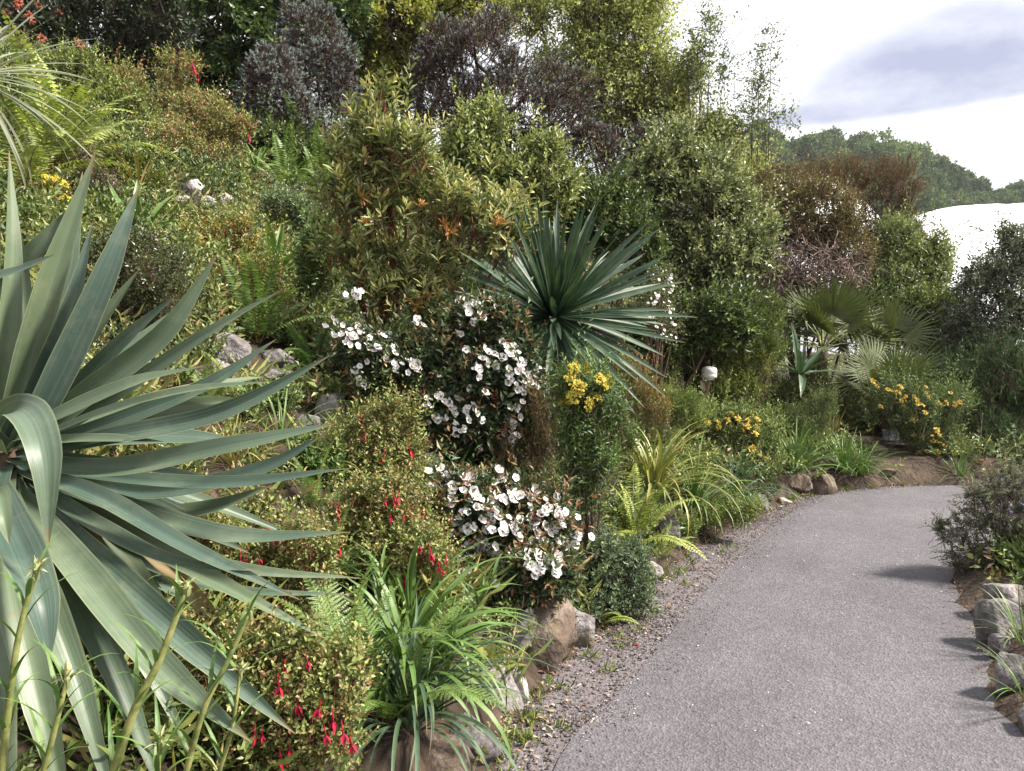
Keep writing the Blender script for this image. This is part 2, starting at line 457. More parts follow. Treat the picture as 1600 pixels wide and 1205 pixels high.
def sword(name, c1, c2, c3, edge, rough=0.42):
    """long leaf: fine lengthwise streaks, paler margin (uv: x across, y along)"""
    m, N, Lk = mat(name)
    out = N.new('ShaderNodeOutputMaterial'); uv = N.new('ShaderNodeUVMap'); uv.uv_map = 'UVMap'; oi = N.new('ShaderNodeObjectInfo')
    mp = N.new('ShaderNodeMapping'); mp.inputs['Scale'].default_value = (14, 0.6, 1); Lk.new(uv.outputs[0], mp.inputs[0])
    ad = N.new('ShaderNodeVectorMath'); ad.operation = 'MULTIPLY_ADD'
    Lk.new(oi.outputs['Random'], ad.inputs[0]); ad.inputs[1].default_value = (31, 7, 19); Lk.new(mp.outputs[0], ad.inputs[2])
    n1 = node(N, 'ShaderNodeTexNoise', Scale=1.0, Detail=5.0, Roughness=0.65); Lk.new(ad.outputs[0], n1.inputs['Vector'])
    tc = N.new('ShaderNodeTexCoord'); n2 = node(N, 'ShaderNodeTexNoise', Scale=6.0, Detail=4.0); Lk.new(tc.outputs['Object'], n2.inputs['Vector'])
    a = mixc(N, Lk, oi.outputs['Random'], c1, c2)
    a = mixc(N, Lk, ramp(N, Lk, n1.outputs[0], [(0.40, (0, 0, 0)), (0.72, (0.45, 0.45, 0.45))]), a, c3)
    a = mixc(N, Lk, 1.0, a, ramp(N, Lk, n2.outputs[0], [(0.3, (0.82, 0.84, 0.86)), (0.7, (1.12, 1.12, 1.08))]), 'MULTIPLY')
    sp = N.new('ShaderNodeSeparateXYZ'); Lk.new(uv.outputs[0], sp.inputs[0])
    e = N.new('ShaderNodeMath'); e.operation = 'SUBTRACT'; Lk.new(sp.outputs[0], e.inputs[0]); e.inputs[1].default_value = 0.5
    ab = N.new('ShaderNodeMath'); ab.operation = 'ABSOLUTE'; Lk.new(e.outputs[0], ab.inputs[0])
    a = mixc(N, Lk, ramp(N, Lk, ab.outputs[0], [(0.455, (0, 0, 0)), (0.49, (1, 1, 1))]), a, edge)
    sv = node(N, 'ShaderNodeTexNoise', Scale=26.0, Detail=3.0); Lk.new(tc.outputs['Object'], sv.inputs['Vector'])
    a = mixc(N, Lk, ramp(N, Lk, sv.outputs[0], [(0.70, (0, 0, 0)), (0.76, (0.55, 0.55, 0.55))]), a, lin('#5f5840'))
    dv = node(N, 'ShaderNodeTexNoise', Scale=3.2, Detail=6.0, Roughness=0.7); Lk.new(tc.outputs['Object'], dv.inputs['Vector'])
    a = mixc(N, Lk, ramp(N, Lk, dv.outputs[0], [(0.52, (0, 0, 0)), (0.72, (0.30, 0.30, 0.30))]), a, lin('#8f9178'))
    tip = ramp(N, Lk, sp.outputs[1], [(0.93, (0, 0, 0)), (0.995, (1, 1, 1))])
    a = mixc(N, Lk, tip, a, lin('#6b5a3c'))
    p = node(N, 'ShaderNodeBsdfPrincipled', Roughness=rough); p.inputs['Specular IOR Level'].default_value = 0.4
    Lk.new(a, p.inputs['Base Color'])
    b = node(N, 'ShaderNodeBump', Strength=0.25, Distance=0.004); Lk.new(n1.outputs[0], b.inputs['Height']); Lk.new(b.outputs[0], p.inputs['Normal'])
    t = N.new('ShaderNodeBsdfTranslucent'); Lk.new(mixc(N, Lk, 1.0, a, (1.2, 1.3, 0.6), 'MULTIPLY'), t.inputs['Color'])
    mx = N.new('ShaderNodeMixShader'); mx.inputs[0].default_value = 0.13
    Lk.new(p.outputs[0], mx.inputs[1]); Lk.new(t.outputs[0], mx.inputs[2]); Lk.new(mx.outputs[0], out.inputs['Surface'])
    return m


M_AGAVE = sword('glaucous_leaf', lin('#374a43'), lin('#566349'), lin('#6b7969'), lin('#6e765a'))
M_YUCCA = sword('green_sword_leaf', lin('#2f4433'), lin('#3e5539'), lin('#586d54'), lin('#667a54'), 0.5)
M_DEAD = sword('dead_leaf', lin('#7a6a4c'), lin('#8f7d5c'), lin('#a08e6c'), lin('#6f5e42'), 0.8)
M_YUCCA_DK = sword('dark_sword_leaf', lin('#283d31'), lin('#344a34'), lin('#4d6350'), lin('#5c6e50'), 0.48)
M_CORD = sword('grey_sword_leaf', lin('#565c48'), lin('#6c705a'), lin('#7f8270'), lin('#858468'), 0.55)
M_STRAP = sword('strap_leaf', lin('#3f5c2c'), lin('#5a7436'), lin('#6f8a48'), lin('#7a8c50'))
M_STRAP_Y = sword('yellowing_strap_leaf', lin('#59692f'), lin('#8c8544'), lin('#8a9350'), lin('#a39a5a'))
M_STRAP_D = sword('tawny_strap_leaf', lin('#76703a'), lin('#9a8a5a'), lin('#67743a'), lin('#a38a5a'))
M_PALM = sword('palm_leaf', lin('#3c4a26'), lin('#525c33'), lin('#6a6b42'), lin('#706e46'), 0.62)


def plain(name, c, rough=0.6, spec=0.4, **kw):
    return noisy(name, [(0.3, np.array(c) * 0.85), (0.7, np.array(c) * 1.08)], 12, rough=rough, bump=0.08, spec=spec, **kw)


# ------------------------------------------------------------------ the lie of the land
WALL_PX = [(755, 1205), (800, 1110), (880, 1022), (950, 975), (1030, 900), (1095, 850), (1190, 802), (1250, 777), (1330, 765), (1420, 760), (1510, 757)]
TAR_PX = [(870, 1205), (950, 1110), (1035, 1008), (1078, 955), (1135, 895), (1178, 852), (1235, 806), (1275, 782), (1335, 769), (1420, 763), (1510, 760)]
RIGHT_W = [(2.15, -3.0), (2.12, 0.5), tuple(on_z(1600, 1150)[:2]), tuple(on_z(1548, 1050)[:2]), tuple(on_z(1520, 985)[:2]), tuple(on_z(1492, 935)[:2]),
           (3.0, 5.2), (3.45, 5.7), (4.1, 6.1), (5.0, 6.4), (6.5, 6.6), (12.0, 6.6)]
wall_w = [on_z(*p)[:2] for p in WALL_PX]; tar_w = [on_z(*p)[:2] for p in TAR_PX]
wall_w = [(-1.6, -3.0), (-0.85, 0.5)] + [tuple(p) for p in wall_w] + [(7.5, 8.75), (12.0, 8.7)]
tar_w = [(-1.3, -3.0), (-0.55, 0.5)] + [tuple(p) for p in tar_w] + [(7.5, 8.65), (12.0, 8.6)]
WALL = smooth_line(wall_w, 90); TAR = smooth_line(tar_w, 90); RIGHT = smooth_line(RIGHT_W, 90)


def sdist(pts, line):
    """signed distance, positive on the left of the line's run"""
    pts = np.asarray(pts, float).reshape(-1, 2)
    best = np.full(len(pts), 1e9); sg = np.zeros(len(pts))
    for a, b in zip(line[:-1], line[1:]):
        ab = b - a; L2 = ab @ ab
        t = np.clip(((pts - a) @ ab) / L2, 0, 1)
        dv = pts - (a + t[:, None] * ab)
        dd = np.hypot(dv[:, 0], dv[:, 1])
        cr = ab[0] * (pts[:, 1] - a[1]) - ab[1] * (pts[:, 0] - a[0])
        m = dd < best - 1e-9
        best[m] = dd[m]; sg[m] = np.sign(cr[m])
    return best * sg


def H(x, y):
    x = np.atleast_1d(np.asarray(x, float)); y = np.atleast_1d(np.asarray(y, float))
    sh = x.shape
    x = x.ravel(); y = y.ravel()
    p = np.stack([x, y], 1)
    d = sdist(p, WALL); dr = -sdist(p, RIGHT)
    slope = 0.60 + (0.10 - 0.60) * ss(-0.2, 5.0, x)
    dd = np.where(d < 7.5, d, 7.5 + (d - 7.5) * 0.25)
    p3 = np.stack([x, y, x * 0], 1)
    bank = 0.24 * ss(0.0, 0.16, d) + slope * np.maximum(dd - 0.1, 0) + 0.10 * nz(p3, 1.1) * ss(0.3, 1.5, d)
    right = 0.10 * ss(0.0, 0.15, dr) + 0.10 * np.clip(dr - 0.1, 0, 3)
    h = np.where(d > 0, bank, np.where(dr > 0, right, 0.0))
    # the pit beyond, and the hill on its far side
    az = x / np.maximum(y, 1.0)
    top = np.interp(az, [-0.3, 0.314, 0.455, 0.513, 0.5625, 0.604, 0.662, 0.744, 0.9, 1.6], [46, 47, 45, 43, 38, 35.5, 34.5, 32, 28, 20])
    far = -16 + (top + 16) * ss(120, 225, y) + 1.5 * nz(p3 * 0.03, 1.0)
    f = ss(22, 60, np.hypot(x, y) * np.where(y > 0, 1, 0.3))
    f = f * ss(-1.2, -0.2, az)
    return (h + (far - h) * f).reshape(sh)


def hz(x, y): return float(H([x], [y])[0])


def G(px, py, dmin=1.0, dmax=25.0):
    """ground point seen at a photo pixel"""
    ds = np.linspace(dmin, dmax, 400)
    pts = np.array([P(px, py, d) for d in ds])
    z = H(pts[:, 0], pts[:, 1])
    k = np.nonzero(pts[:, 2] <= z)[0]
    i = k[0] if len(k) else len(ds) - 1
    p = pts[i]
    return np.array([p[0], p[1], hz(p[0], p[1])])


def foot(px, d):
    """ground under pixel column px at forward distance d"""
    x = P(px, 600, d)[0]
    return np.array([x, d, hz(x, d)])


def build_setting():
    xs = np.unique(np.concatenate([np.arange(-12, 9.01, 0.19), np.linspace(9, 30, 25), np.linspace(-30, -12, 16), np.linspace(30, 420, 50), np.linspace(-420, -30, 25)]))
    ys = np.unique(np.concatenate([np.arange(-3, 17.01, 0.19), np.linspace(17, 60, 40), np.linspace(60, 600, 70), np.linspace(-60, -3, 10)]))
    X, Y = np.meshgrid(xs, ys)
    Z = H(X, Y)
    V = np.stack([X, Y, Z - 0.006], -1).reshape(-1, 3)
    nx, ny = len(xs), len(ys)
    i = (np.arange(ny - 1)[:, None] * nx + np.arange(nx - 1)[None]).ravel()
    Fq = np.stack([i, i + 1, i + nx + 1, i + nx], 1)
    obj('ground', MB().add(V, Fq).mesh('ground', M_SOIL, smooth=True), kind='structure')

    def ribbon(name, A, B, z, m, cols=14):
        t = np.linspace(0, 1, cols)
        V = A[:, None] * (1 - t)[None, :, None] + B[:, None] * t[None, :, None]
        n = len(A)
        V = np.concatenate([V, np.full((n, cols, 1), z)], -1)
        V[:, :, 2] += 0.004 * nz(V.reshape(-1, 3), 2.5).reshape(n, cols)
        i = (np.arange(n - 1)[:, None] * cols + np.arange(cols - 1)[None]).ravel()
        Fq = np.stack([i, i + 1, i + cols + 1, i + cols], 1)
        return obj(name, MB().add(V.reshape(-1, 3), Fq).mesh(name, m, smooth=True), kind='structure')
    wig = 0.018 * np.stack([nz(np.c_[TAR * 4, TAR[:, :1] * 0], 2.0), nz(np.c_[TAR * 4 + 9, TAR[:, :1] * 0], 2.0)], 1)
    ribbon('path', TAR + wig, RIGHT + (RIGHT - TAR) * 0.02, 0.016, M_ASPHALT)
    ribbon('gravel_verge', WALL + (WALL - TAR) * 0.35, TAR + (RIGHT - TAR) * 0.04, 0.005, M_GRIT)


build_setting()

# ------------------------------------------------------------------ builders: shrubs and trees
def world_blobs(blobs, depth):
    out = []
    for b in blobs:
        dd = depth + (b[4] if len(b) > 4 else 0.0)
        c = P(b[0], b[1], dd); k = dd / F
        rx, rz = b[2] * k, b[3] * k
        out.append((c, np.array([rx, 0.85 * (rx * rz) ** 0.5, rz])))
    return out


def surf(px, py, wb, depth, out=0.0):
    """front of the blobs on the line of sight of a pixel"""
    o = np.array([0, 0, CAMZ]); a = P(px, py, 1.0) - o
    best = None
    for c, r in wb:
        q = a / r; w = (o - c) / r
        A, B_, C_ = q @ q, 2 * q @ w, w @ w - 1
        D = B_ * B_ - 4 * A * C_
        if D > 0:
            t = (-B_ - math.sqrt(D)) / (2 * A)
            if best is None or t < best: best = t
    if best is None:
        best = min((c[1] - 0.5 * r[1] for c, r in wb), key=lambda t: abs(t - depth))
    return o + a * (best - out)


def explode(wb, rng, k=6, s=0.46, core=0.78):
    """break each smooth mass into a core with lesser masses bulging out of it"""
    out = []
    for c, r in wb:
        out.append((c, r * core))
        d = unit(rng.normal(size=(k, 3)) + [0, -0.25, 0.2])
        for v in d:
            f = rng.uniform(0.6, 1.15)
            out.append((c + v * r * rng.uniform(0.55, 0.8), r * s * f))
    return out


def shoots(wb, S, rng, lump, shell, gap, zlo):
    w = np.array([(r[0] * r[1] * r[2]) ** (2 / 3) for c, r in wb]); w /= w.sum()
    k = rng.choice(len(wb), int(S * 1.5), p=w)
    C = np.array([c for c, r in wb])[k]; R = np.array([r for c, r in wb])[k]
    d = unit(rng.normal(size=(len(k), 3)))
    d = d[:, :]; d[:, 2] = np.where(d[:, 2] < zlo, -d[:, 2], d[:, 2])
    rr = shell + (1.02 - shell) * rng.uniform(0, 1, len(k)) ** 0.7
    rr = rr * (1 + rng.normal(0, 0.07, len(k)) + np.where(rng.uniform(size=len(k)) < 0.05, 0.25, 0)) * (1 + lump * nz(d * 2.0 + k[:, None] * 3.7, 1.6))
    pos = C + d * R * rr[:, None]
    keep = np.ones(len(k), bool)
    for j, (c, r) in enumerate(wb):
        q = np.linalg.norm((pos - c) / r, axis=1)
        keep &= (q > 0.62) | (k == j)
    if gap > 0:
        f = 2.2 / np.mean(w @ np.array([r.mean() for c, r in wb]) if False else [r.mean() for c, r in wb])
        keep &= nz(pos, f) > (gap - 1.0) * 0.5 + rng.normal(0, 0.15, len(k))
    pos, d, R = pos[keep][:S], d[keep][:S], R[keep][:S]
    return pos, unit(d / R)


def sprays(mb, pos, sd, rng, SL, M, L, W, ang, pal, tip=None, bend=0.0, t0=0.15, tmpl=KITE, rosette=False, tipp=0.6, mi=0):
    """leafy shoots: M leaves spiralling round each"""
    S = len(pos)
    SLs = SL * rng.uniform(0.6, 1.25, S)
    t = np.linspace(t0, 1, M)[None] + rng.normal(0, 0.02, (S, M))
    if rosette: t = 0.75 + 0.25 * t
    up = np.array([0, 0, 1.0])
    pp = pos[:, None] + sd[:, None] * (SLs[:, None] * t)[..., None] + up * (bend * SLs[:, None] * t * t)[..., None]
    td = unit(sd[:, None] + up * (2 * bend * t)[..., None])
    ref = np.where(np.abs(td[..., 2:3]) < 0.9, np.array([0, 0, 1.0]), np.array([1.0, 0, 0]))
    a = unit(np.cross(td, ref)); b = np.cross(td, a)
    ph = np.arange(M)[None] * 2.39996 + rng.uniform(0, 6.28, (S, 1)) + rng.normal(0, 0.2, (S, M))
    o = a * np.cos(ph)[..., None] + b * np.sin(ph)[..., None]
    an = np.radians(ang) * rng.uniform(0.7, 1.25, (S, M)) * (1.15 - 0.5 * t)
    ld = td * np.cos(an)[..., None] + o * np.sin(an)[..., None]
    Ls = L * rng.uniform(0.65, 1.2, (S, M)) * (1.0 - 0.35 * np.clip(t - 0.6, 0, 1) / 0.4)
    cs = pal_pick(pal, S, rng, 0.25)
    c = np.repeat(cs[:, None], M, 1)
    sw = rng.uniform(size=(S, M)) < 0.35
    c[sw] = pal_pick(pal, int(sw.sum()), rng, 0.2)
    if tip:
        tw = (t > 0.66) & (rng.uniform(size=(S, 1)) < tipp)
        c[tw] = pal_pick(tip, int(tw.sum()), rng, 0.2)
    c = c * rng.uniform(0.85, 1.15, (S, M, 1))
    nn = td + rng.normal(0, 0.35, td.shape)
    leaf_cloud(mb, pp.reshape(-1, 3), ld.reshape(-1, 3), nn.reshape(-1, 3), Ls.ravel(), (Ls * W / L).ravel(), c.reshape(-1, 3), tmpl, mi)
    return pp[:, -1]


def stem_mesh(base, wb, rng, r0, pos, sd, SL, twigs=True, nb=7, twr=None, every=1):
    mb = MB()
    base = np.asarray(base, float)
    ntr = 1 if len(wb) < 3 else 2
    for j, (c, r) in enumerate(wb):
        mid = base * 0.45 + c * 0.55 + rng.normal(0, 0.08, 3) * r
        mid[2] = base[2] * 0.5 + c[2] * 0.5
        q = smooth_line([base - [0, 0, 0.05], base * 0.75 + mid * 0.25 + rng.normal(0, 0.02, 3), mid, c], 9)
        mb.add(*tube(q, np.linspace(r0, r0 * 0.35, 9), 6))
        for _ in range(nb):
            i = rng.integers(len(pos))
            if np.linalg.norm((pos[i] - c) / r) > 1.3: continue
            e = pos[i]
            s = q[rng.integers(5, 9)]
            m = (s + e) / 2 + rng.normal(0, 0.06, 3) * r - np.array([0, 0, 0.05]) * r[2]
            mb.add(*tube(smooth_line([s, m, e], 5), np.linspace(r0 * 0.38, r0 * 0.12, 5), 4))
    if twigs:
        tr = twr or r0 * 0.08
        pos, sd = pos[::every], sd[::every]
        mb.add(*prisms(pos - sd * SL * 0.6, pos + sd * SL * 0.8, np.full(len(pos), tr * 1.4), np.full(len(pos), tr * 0.7)))
    return mb


def shrub(name, label, cat, blobs, depth, S, SL, M, L, W, ang, pal, tip=None, base=None, seed=1, lump=0.28, shell=0.62, gap=0.25,
          up=0.35, bend=0.0, tmpl=KITE, m=None, r0=0.03, bark=None, rosette=False, twigs=True, zlo=-0.75, group=None, stems='stems',
          fol='foliage', nb=7, tipp=0.6, t0=0.15, spread=0.3, twr=None, burst=6, leaders=0.06, grow=1.1):
    rng = np.random.default_rng(seed)
    if depth < 10:                                       # keep every mass in front of the rising ground
        blobs = [(*b_[:4], min(b_[4] if len(b_) > 4 else 0.0, G(b_[0], b_[1])[1] - 0.03 - depth)) for b_ in blobs]
    wb = [(c, r * grow) for c, r in world_blobs(blobs, depth)]
    wb0 = wb
    if burst: wb = explode(wb, rng, burst)
    if base is None:
        c = np.mean([w[0] for w in wb0], 0)
        base = np.array([c[0], c[1], hz(c[0], c[1])])
    root = thing(name, label, cat, base, group)
    pos, nrm = shoots(wb, S, rng, lump, shell, gap, zlo)
    sd = unit(nrm * (1 - up) + np.array([0, 0, up]) + rng.normal(0, spread, nrm.shape))
    pos = pos - sd * SL * 0.5
    lead = rng.uniform(size=len(pos)) < leaders
    lead &= nrm[:, 2] > -0.2
    mb = MB()
    sprays(mb, pos[~lead], sd[~lead], rng, SL, M, L, W, ang, pal, tip, bend, t0, tmpl, rosette, tipp)
    if lead.any():
        ls = unit(sd[lead] + [0, 0, 0.35])
        sprays(mb, pos[lead], ls, rng, SL * 2.4, int(M * 1.5), L, W, ang, pal, tip, bend, t0, tmpl, rosette, tipp)
    obj(fol, mb.mesh(fol, m or M_LEAF, base), root, kind='stuff')
    obj(stems, stem_mesh(base, wb0, rng, r0, pos, sd, SL, twigs, nb, twr, 3 if depth > 7 else 1).mesh(stems, bark or M_BARK, base, smooth=True), root)
    root_info[root.name] = (wb, depth, base)
    return root


root_info = {}


def put_flowers(root, pix, mesh_list, name, size=1.0, seed=5, jitter=0, out=0.02, extra=0, face=0.6, down=False):
    rng = np.random.default_rng(seed)
    wb, depth, base = root_info[root.name]
    pts = list(pix)
    for _ in range(extra):
        a = pix[rng.integers(len(pix))]
        pts.append((a[0] + rng.normal(0, 9), a[1] + rng.normal(0, 8)))
    for i, (x, y) in enumerate(pts):
        p = surf(x + rng.normal(0, jitter), y + rng.normal(0, jitter), wb, depth, out)
        tocam = unit(np.array([0, 0, CAMZ]) - p)
        n = unit(tocam * face + np.array([0.5, 0, 0.6]) + rng.normal(0, 0.33, 3))
        if down: n = unit(np.array([0, 0, -1.0]) + rng.normal(0, 0.16, 3))
        q = Vector(n).to_track_quat('Z', 'Y') @ Quaternion((0, 0, 1), rng.uniform(0, 6.28))
        obj(name, mesh_list[i % len(mesh_list)], root, p - base, q, size * rng.uniform(0.68, 1.2))


def cistus_flower(seed):
    rng = np.random.default_rng(seed); mb = MB(); cup = (0.2, 0.35, 0.12, 0.8, 0.3, 0.5, 0.25)[seed % 7]
    for k in range(5):
        a0 = k * 1.2566 + rng.normal(0, 0.08)
        rs = np.linspace(0.0, 1, 5); us = np.linspace(-1, 1, 5)
        V = []
        for r in rs:
            hw = 0.66 * math.sin(min(1, r * 1.05) * 1.75) ** 0.8 * 0.62
            for u in us:
                rad = r - 0.24 * u * u * r
                z = cup * r * r + 0.05 * math.sin(5 * u + 3 * r + k) * r + (0.03 if k % 2 else 0)
                V.append([0.034 * rad * 1.0, 0.034 * hw * u * 1.10, 0.034 * z])
        V = np.array(V); c, s = math.cos(a0), math.sin(a0)
        V = np.c_[V[:, 0] * c - V[:, 1] * s, V[:, 0] * s + V[:, 1] * c, V[:, 2]]
        i = (np.arange(4)[:, None] * 5 + np.arange(4)[None]).ravel()
        mb.add(V, np.stack([i, i + 1, i + 6, i + 5], 1), np.array([0.90, 0.87, 0.87]) * rng.uniform(0.95, 1.05))
    n = 26
    th = rng.uniform(0, 6.28, n); rr = 0.009 * np.sqrt(rng.uniform(0, 1, n))
    A = np.c_[rr * np.cos(th) * 0.4, rr * np.sin(th) * 0.4, np.full(n, 0.001)]
    Bp = np.c_[rr * np.cos(th), rr * np.sin(th), rng.uniform(0.006, 0.010, n)]
    v, t = prisms(A, Bp, np.full(n, 0.0006), np.full(n, 0.0013)); mb.add(v, t, lin('#dcc070'))
    return mb.mesh('flower', M_PETAL, smooth=True)


def fuchsia_flower(seed):
    rng = np.random.default_rng(seed); mb = MB()      # +Z is the way it hangs
    mb.add(*tube([[0, 0, -0.02], [0, 0, 0.0], [0, 0, 0.012]], [0.0008, 0.0022, 0.0026], 6), col=lin('#b3263a'))
    for k in range(4):
        a = k * 1.571; o = np.array([math.cos(a), math.sin(a), 0])
        leaf_cloud(mb, np.array([[0, 0, 0.010]]), np.array([o * 0.55 + [0, 0, 1.0]]), np.array([o]), 0.030, 0.008, np.array([lin('#cf2440')]), LEAF)
    mb.add(*tube([[0, 0, 0.012], [0, 0, 0.022], [0, 0, 0.030]], [0.003, 0.0052, 0.0030], 6), col=lin('#8a2a5c'))
    v, t = prisms(np.zeros((4, 3)) + [0, 0, 0.026], np.array([[0.003, 0, 0.048], [-0.002, 0.002, 0.046], [0, -0.003, 0.044], [0.001, 0.002, 0.05]]), np.full(4, 0.0005), np.full(4, 0.0006))
    mb.add(v, t, lin('#d0506a'))
    return mb.mesh('flower', M_PETAL, smooth=True)


def whorl_flower(seed, col='#c8ac40'):
    """dome of hooded florets on top of a leafy stem"""
    rng = np.random.default_rng(seed); mb = MB(); n = 26
    d = unit(np.c_[rng.normal(size=(n, 2)), rng.uniform(-0.1, 0.9, n)])
    leaf_cloud(mb, d * 0.010, d, np.tile([0, 0, 1.0], (n, 1)), rng.uniform(0.022, 0.032, n), 0.015, pal_pick([(col, 1)], n, rng, 0.3), LEAF)
    return mb.mesh('flower', M_PETAL)


def umbel_flower(seed, col='#c9b83a'):
    rng = np.random.default_rng(seed); mb = MB(); n = 60
    th = rng.uniform(0, 6.28, n); r = 0.05 * np.sqrt(rng.uniform(0, 1, n))
    Bp = np.c_[r * np.cos(th), r * np.sin(th), 0.045 - 6 * r * r + rng.normal(0, 0.004, n)]
    v, t = prisms(np.zeros((n, 3)), Bp, np.full(n, 0.0012), np.full(n, 0.0008)); mb.add(v, t, lin('#7d8a3a'))
    for k in range(4):
        d = unit(rng.normal(size=(n, 3)) * [1, 1, 0.5])
        leaf_cloud(mb, Bp, d, np.tile([0, 0, 1.0], (n, 1)), 0.013, 0.010, pal_pick([(col, 2), ('#b8b03c', 1)], n, rng))
    return mb.mesh('flower', M_PETAL)


CIST = [cistus_flower(i) for i in range(7)]
FUCH = [fuchsia_flower(i) for i in range(3)]
PHLO = [whorl_flower(i) for i in range(3)]
EUPH = [umbel_flower(i) for i in range(3)]
UMBY = [umbel_flower(i + 7, '#d6c01e') for i in range(2)]
TINY = [cistus_flower(9)]


# ------------------------------------------------------------------ builders: sword leaves, straps, ferns, palms
def strip(mb, pts, nrm, w, fold=0.25, prof=None, across=5, col=None, wave=0.0, rng=None):
    """a long channelled leaf along pts; nrm = upper side, w = full width"""
    pts = np.asarray(pts, float); n = len(pts); s = np.linspace(0, 1, n)
    tan = unit(np.gradient(pts, axis=0))
    nrm = unit(np.broadcast_to(np.asarray(nrm, float), pts.shape)); side = unit(np.cross(tan, nrm)); nn = np.cross(side, tan)
    if prof is None: prof = np.interp(s, [0, 0.12, 0.45, 0.7, 0.88, 1], [0.62, 0.8, 1.0, 0.8, 0.38, 0.02])
    u = np.linspace(-1, 1, across)
    hw = 0.5 * w * prof
    lift = fold * np.abs(u) ** 1.3
    V = pts[:, None] + side[:, None] * (hw[:, None] * u)[..., None] + nn[:, None] * (hw[:, None] * lift)[..., None]
    if wave and rng is not None:
        ph = rng.uniform(0, 6.28, 2)
        wv = np.stack([np.sin(s * 9 + ph[0]), np.sin(s * 7 + ph[1])], 1)[:, [0] * (across // 2) + [1] * (across - across // 2)]
        V += nn[:, None] * (hw[:, None] * wave * wv * np.abs(u))[..., None]
    uv = np.stack(np.broadcast_arrays((u * 0.5 + 0.5)[None], s[:, None]), -1).reshape(-1, 2)
    i = (np.arange(n - 1)[:, None] * across + np.arange(across - 1)[None]).ravel()
    mb.add(V.reshape(-1, 3), np.stack([i, i + across, i + across + 1, i + 1], 1), col, 0, uv)


def arc(L, e0, droop, n=12, twist=0.0):
    """leaf midline leaving the origin along +X at elevation e0 (deg), bending down by droop (deg)"""
    el = np.radians(e0 - droop * np.linspace(0, 1, n) ** 1.4)
    st = np.c_[np.cos(el), twist * np.linspace(0, 1, n), np.sin(el)] * (L / (n - 1))
    p = np.vstack([[0, 0, 0], np.cumsum(st[:-1], 0)])
    return p, np.c_[-np.sin(el), 0 * el, np.cos(el)]


_BL = {}


def blades(key, m, specs, fold=0.3, prof=None, n=11, across=3):
    """shared blade meshes: specs = [(length, width, elevation, droop, twist)]"""
    if key not in _BL:
        out = []
        for L, w, e, dr, tw in specs:
            p, nn = arc(L, e, dr, n, tw); mb = MB(); strip(mb, p, nn, w, fold, prof, across)
            out.append(mb.mesh('leaf', m, smooth=True))
        _BL[key] = out
    return _BL[key]


GRASSY = np.interp(np.linspace(0, 1, 11), [0, 0.3, 0.7, 1], [0.75, 1.0, 0.7, 0.03])


CLEAR = []


def clump(name, label, cat, base, n, meshes, scale=1.0, seed=1, group=None, r=0.05, part='leaf', tilt=0.0, rim=None):
    rng = np.random.default_rng(seed)
    root = thing(name, label, cat, base, group)
    CLEAR.append((base[0], base[1], 0.22 * scale * (1.3 if part == 'frond' else 1)))
    ms = list(meshes)
    for i in range(n):
        f = (i + 0.5) / n
        me = ms[min(len(ms) - 1, int(f * len(ms)))]
        a = i * 2.39996 + rng.normal(0, 0.25)
        off = np.array([math.cos(a), math.sin(a), 0]) * r * f ** 0.5 * rng.uniform(0.4, 1.2)
        obj(part, me, root, off, (rng.normal(0, 0.12) + tilt, rng.normal(0, 0.13), a), scale * rng.uniform(0.7, 1.15))
    return root


def stage(n, L, w, e_hi, e_lo, d_hi, d_lo):
    """inner leaves upright, outer ones arching"""
    return [(L * (0.9 + 0.2 * (k % 2)), w, e_hi + (e_lo - e_hi) * k / (n - 1), d_hi + (d_lo - d_hi) * k / (n - 1), 0.12 * (-1) ** k) for k in range(n)]


def frond_mesh(name, L, W, pairs, e0, droop, pal, fine=False, seed=1):
    rng = np.random.default_rng(seed); mb = MB()
    p, nn = arc(L, e0, droop, 40)
    c0 = lin(pal[0][0]) * 0.8
    v, t = tube(p[::3], np.linspace(0.0032, 0.0008, len(p[::3])) * L / 0.6, 4); mb.add(v, t, lin('#6b5a30'))
    tan = unit(np.gradient(p, axis=0)); side = np.array([0, 1.0, 0])
    ts = np.linspace(0.10, 0.985, pairs)
    P0, D, Nn, LL, WW = [], [], [], [], []
    for s in (-1, 1):
        for tt in ts:
            i = tt * (len(p) - 1); k = int(i); q = p[k] + (p[min(k + 1, len(p) - 1)] - p[k]) * (i - k)
            ln = W * np.interp(tt, [0, 0.1, 0.35, 0.7, 1.0], [0.55, 0.75, 1.0, 0.66, 0.06]) * rng.uniform(0.9, 1.08)
            d = unit(side * s * 0.95 + tan[k] * 0.38 - nn[k] * 0.10 + rng.normal(0, 0.04, 3))
            P0.append(q); D.append(d); Nn.append(nn[k]); LL.append(ln); WW.append(L / pairs * 0.86)
    P0, D, Nn, LL, WW = map(np.array, (P0, D, Nn, LL, WW))
    if not fine:
        leaf_cloud(mb, P0, D, Nn, LL, WW, pal_pick(pal, len(P0), rng, 0.12), LEAF)
    else:
        K = 9
        for s in (-1, 1):
            for j in range(K):
                u = (j + 0.3) / K
                sp = unit(np.cross(D, Nn)) * s
                leaf_cloud(mb, P0 + D * (LL * u)[:, None], unit(sp * 0.9 + D * 0.5), Nn, WW * 0.62 * (1.05 - 0.8 * u), LL / K * 1.05, pal_pick(pal, len(P0), rng, 0.1), KITE)
        v, t = prisms(P0, P0 + D * LL[:, None] * 0.95, np.full(len(P0), 0.0010), np.full(len(P0), 0.0004)); mb.add(v, t, c0)
    return mb.mesh(name, M_LEAF)


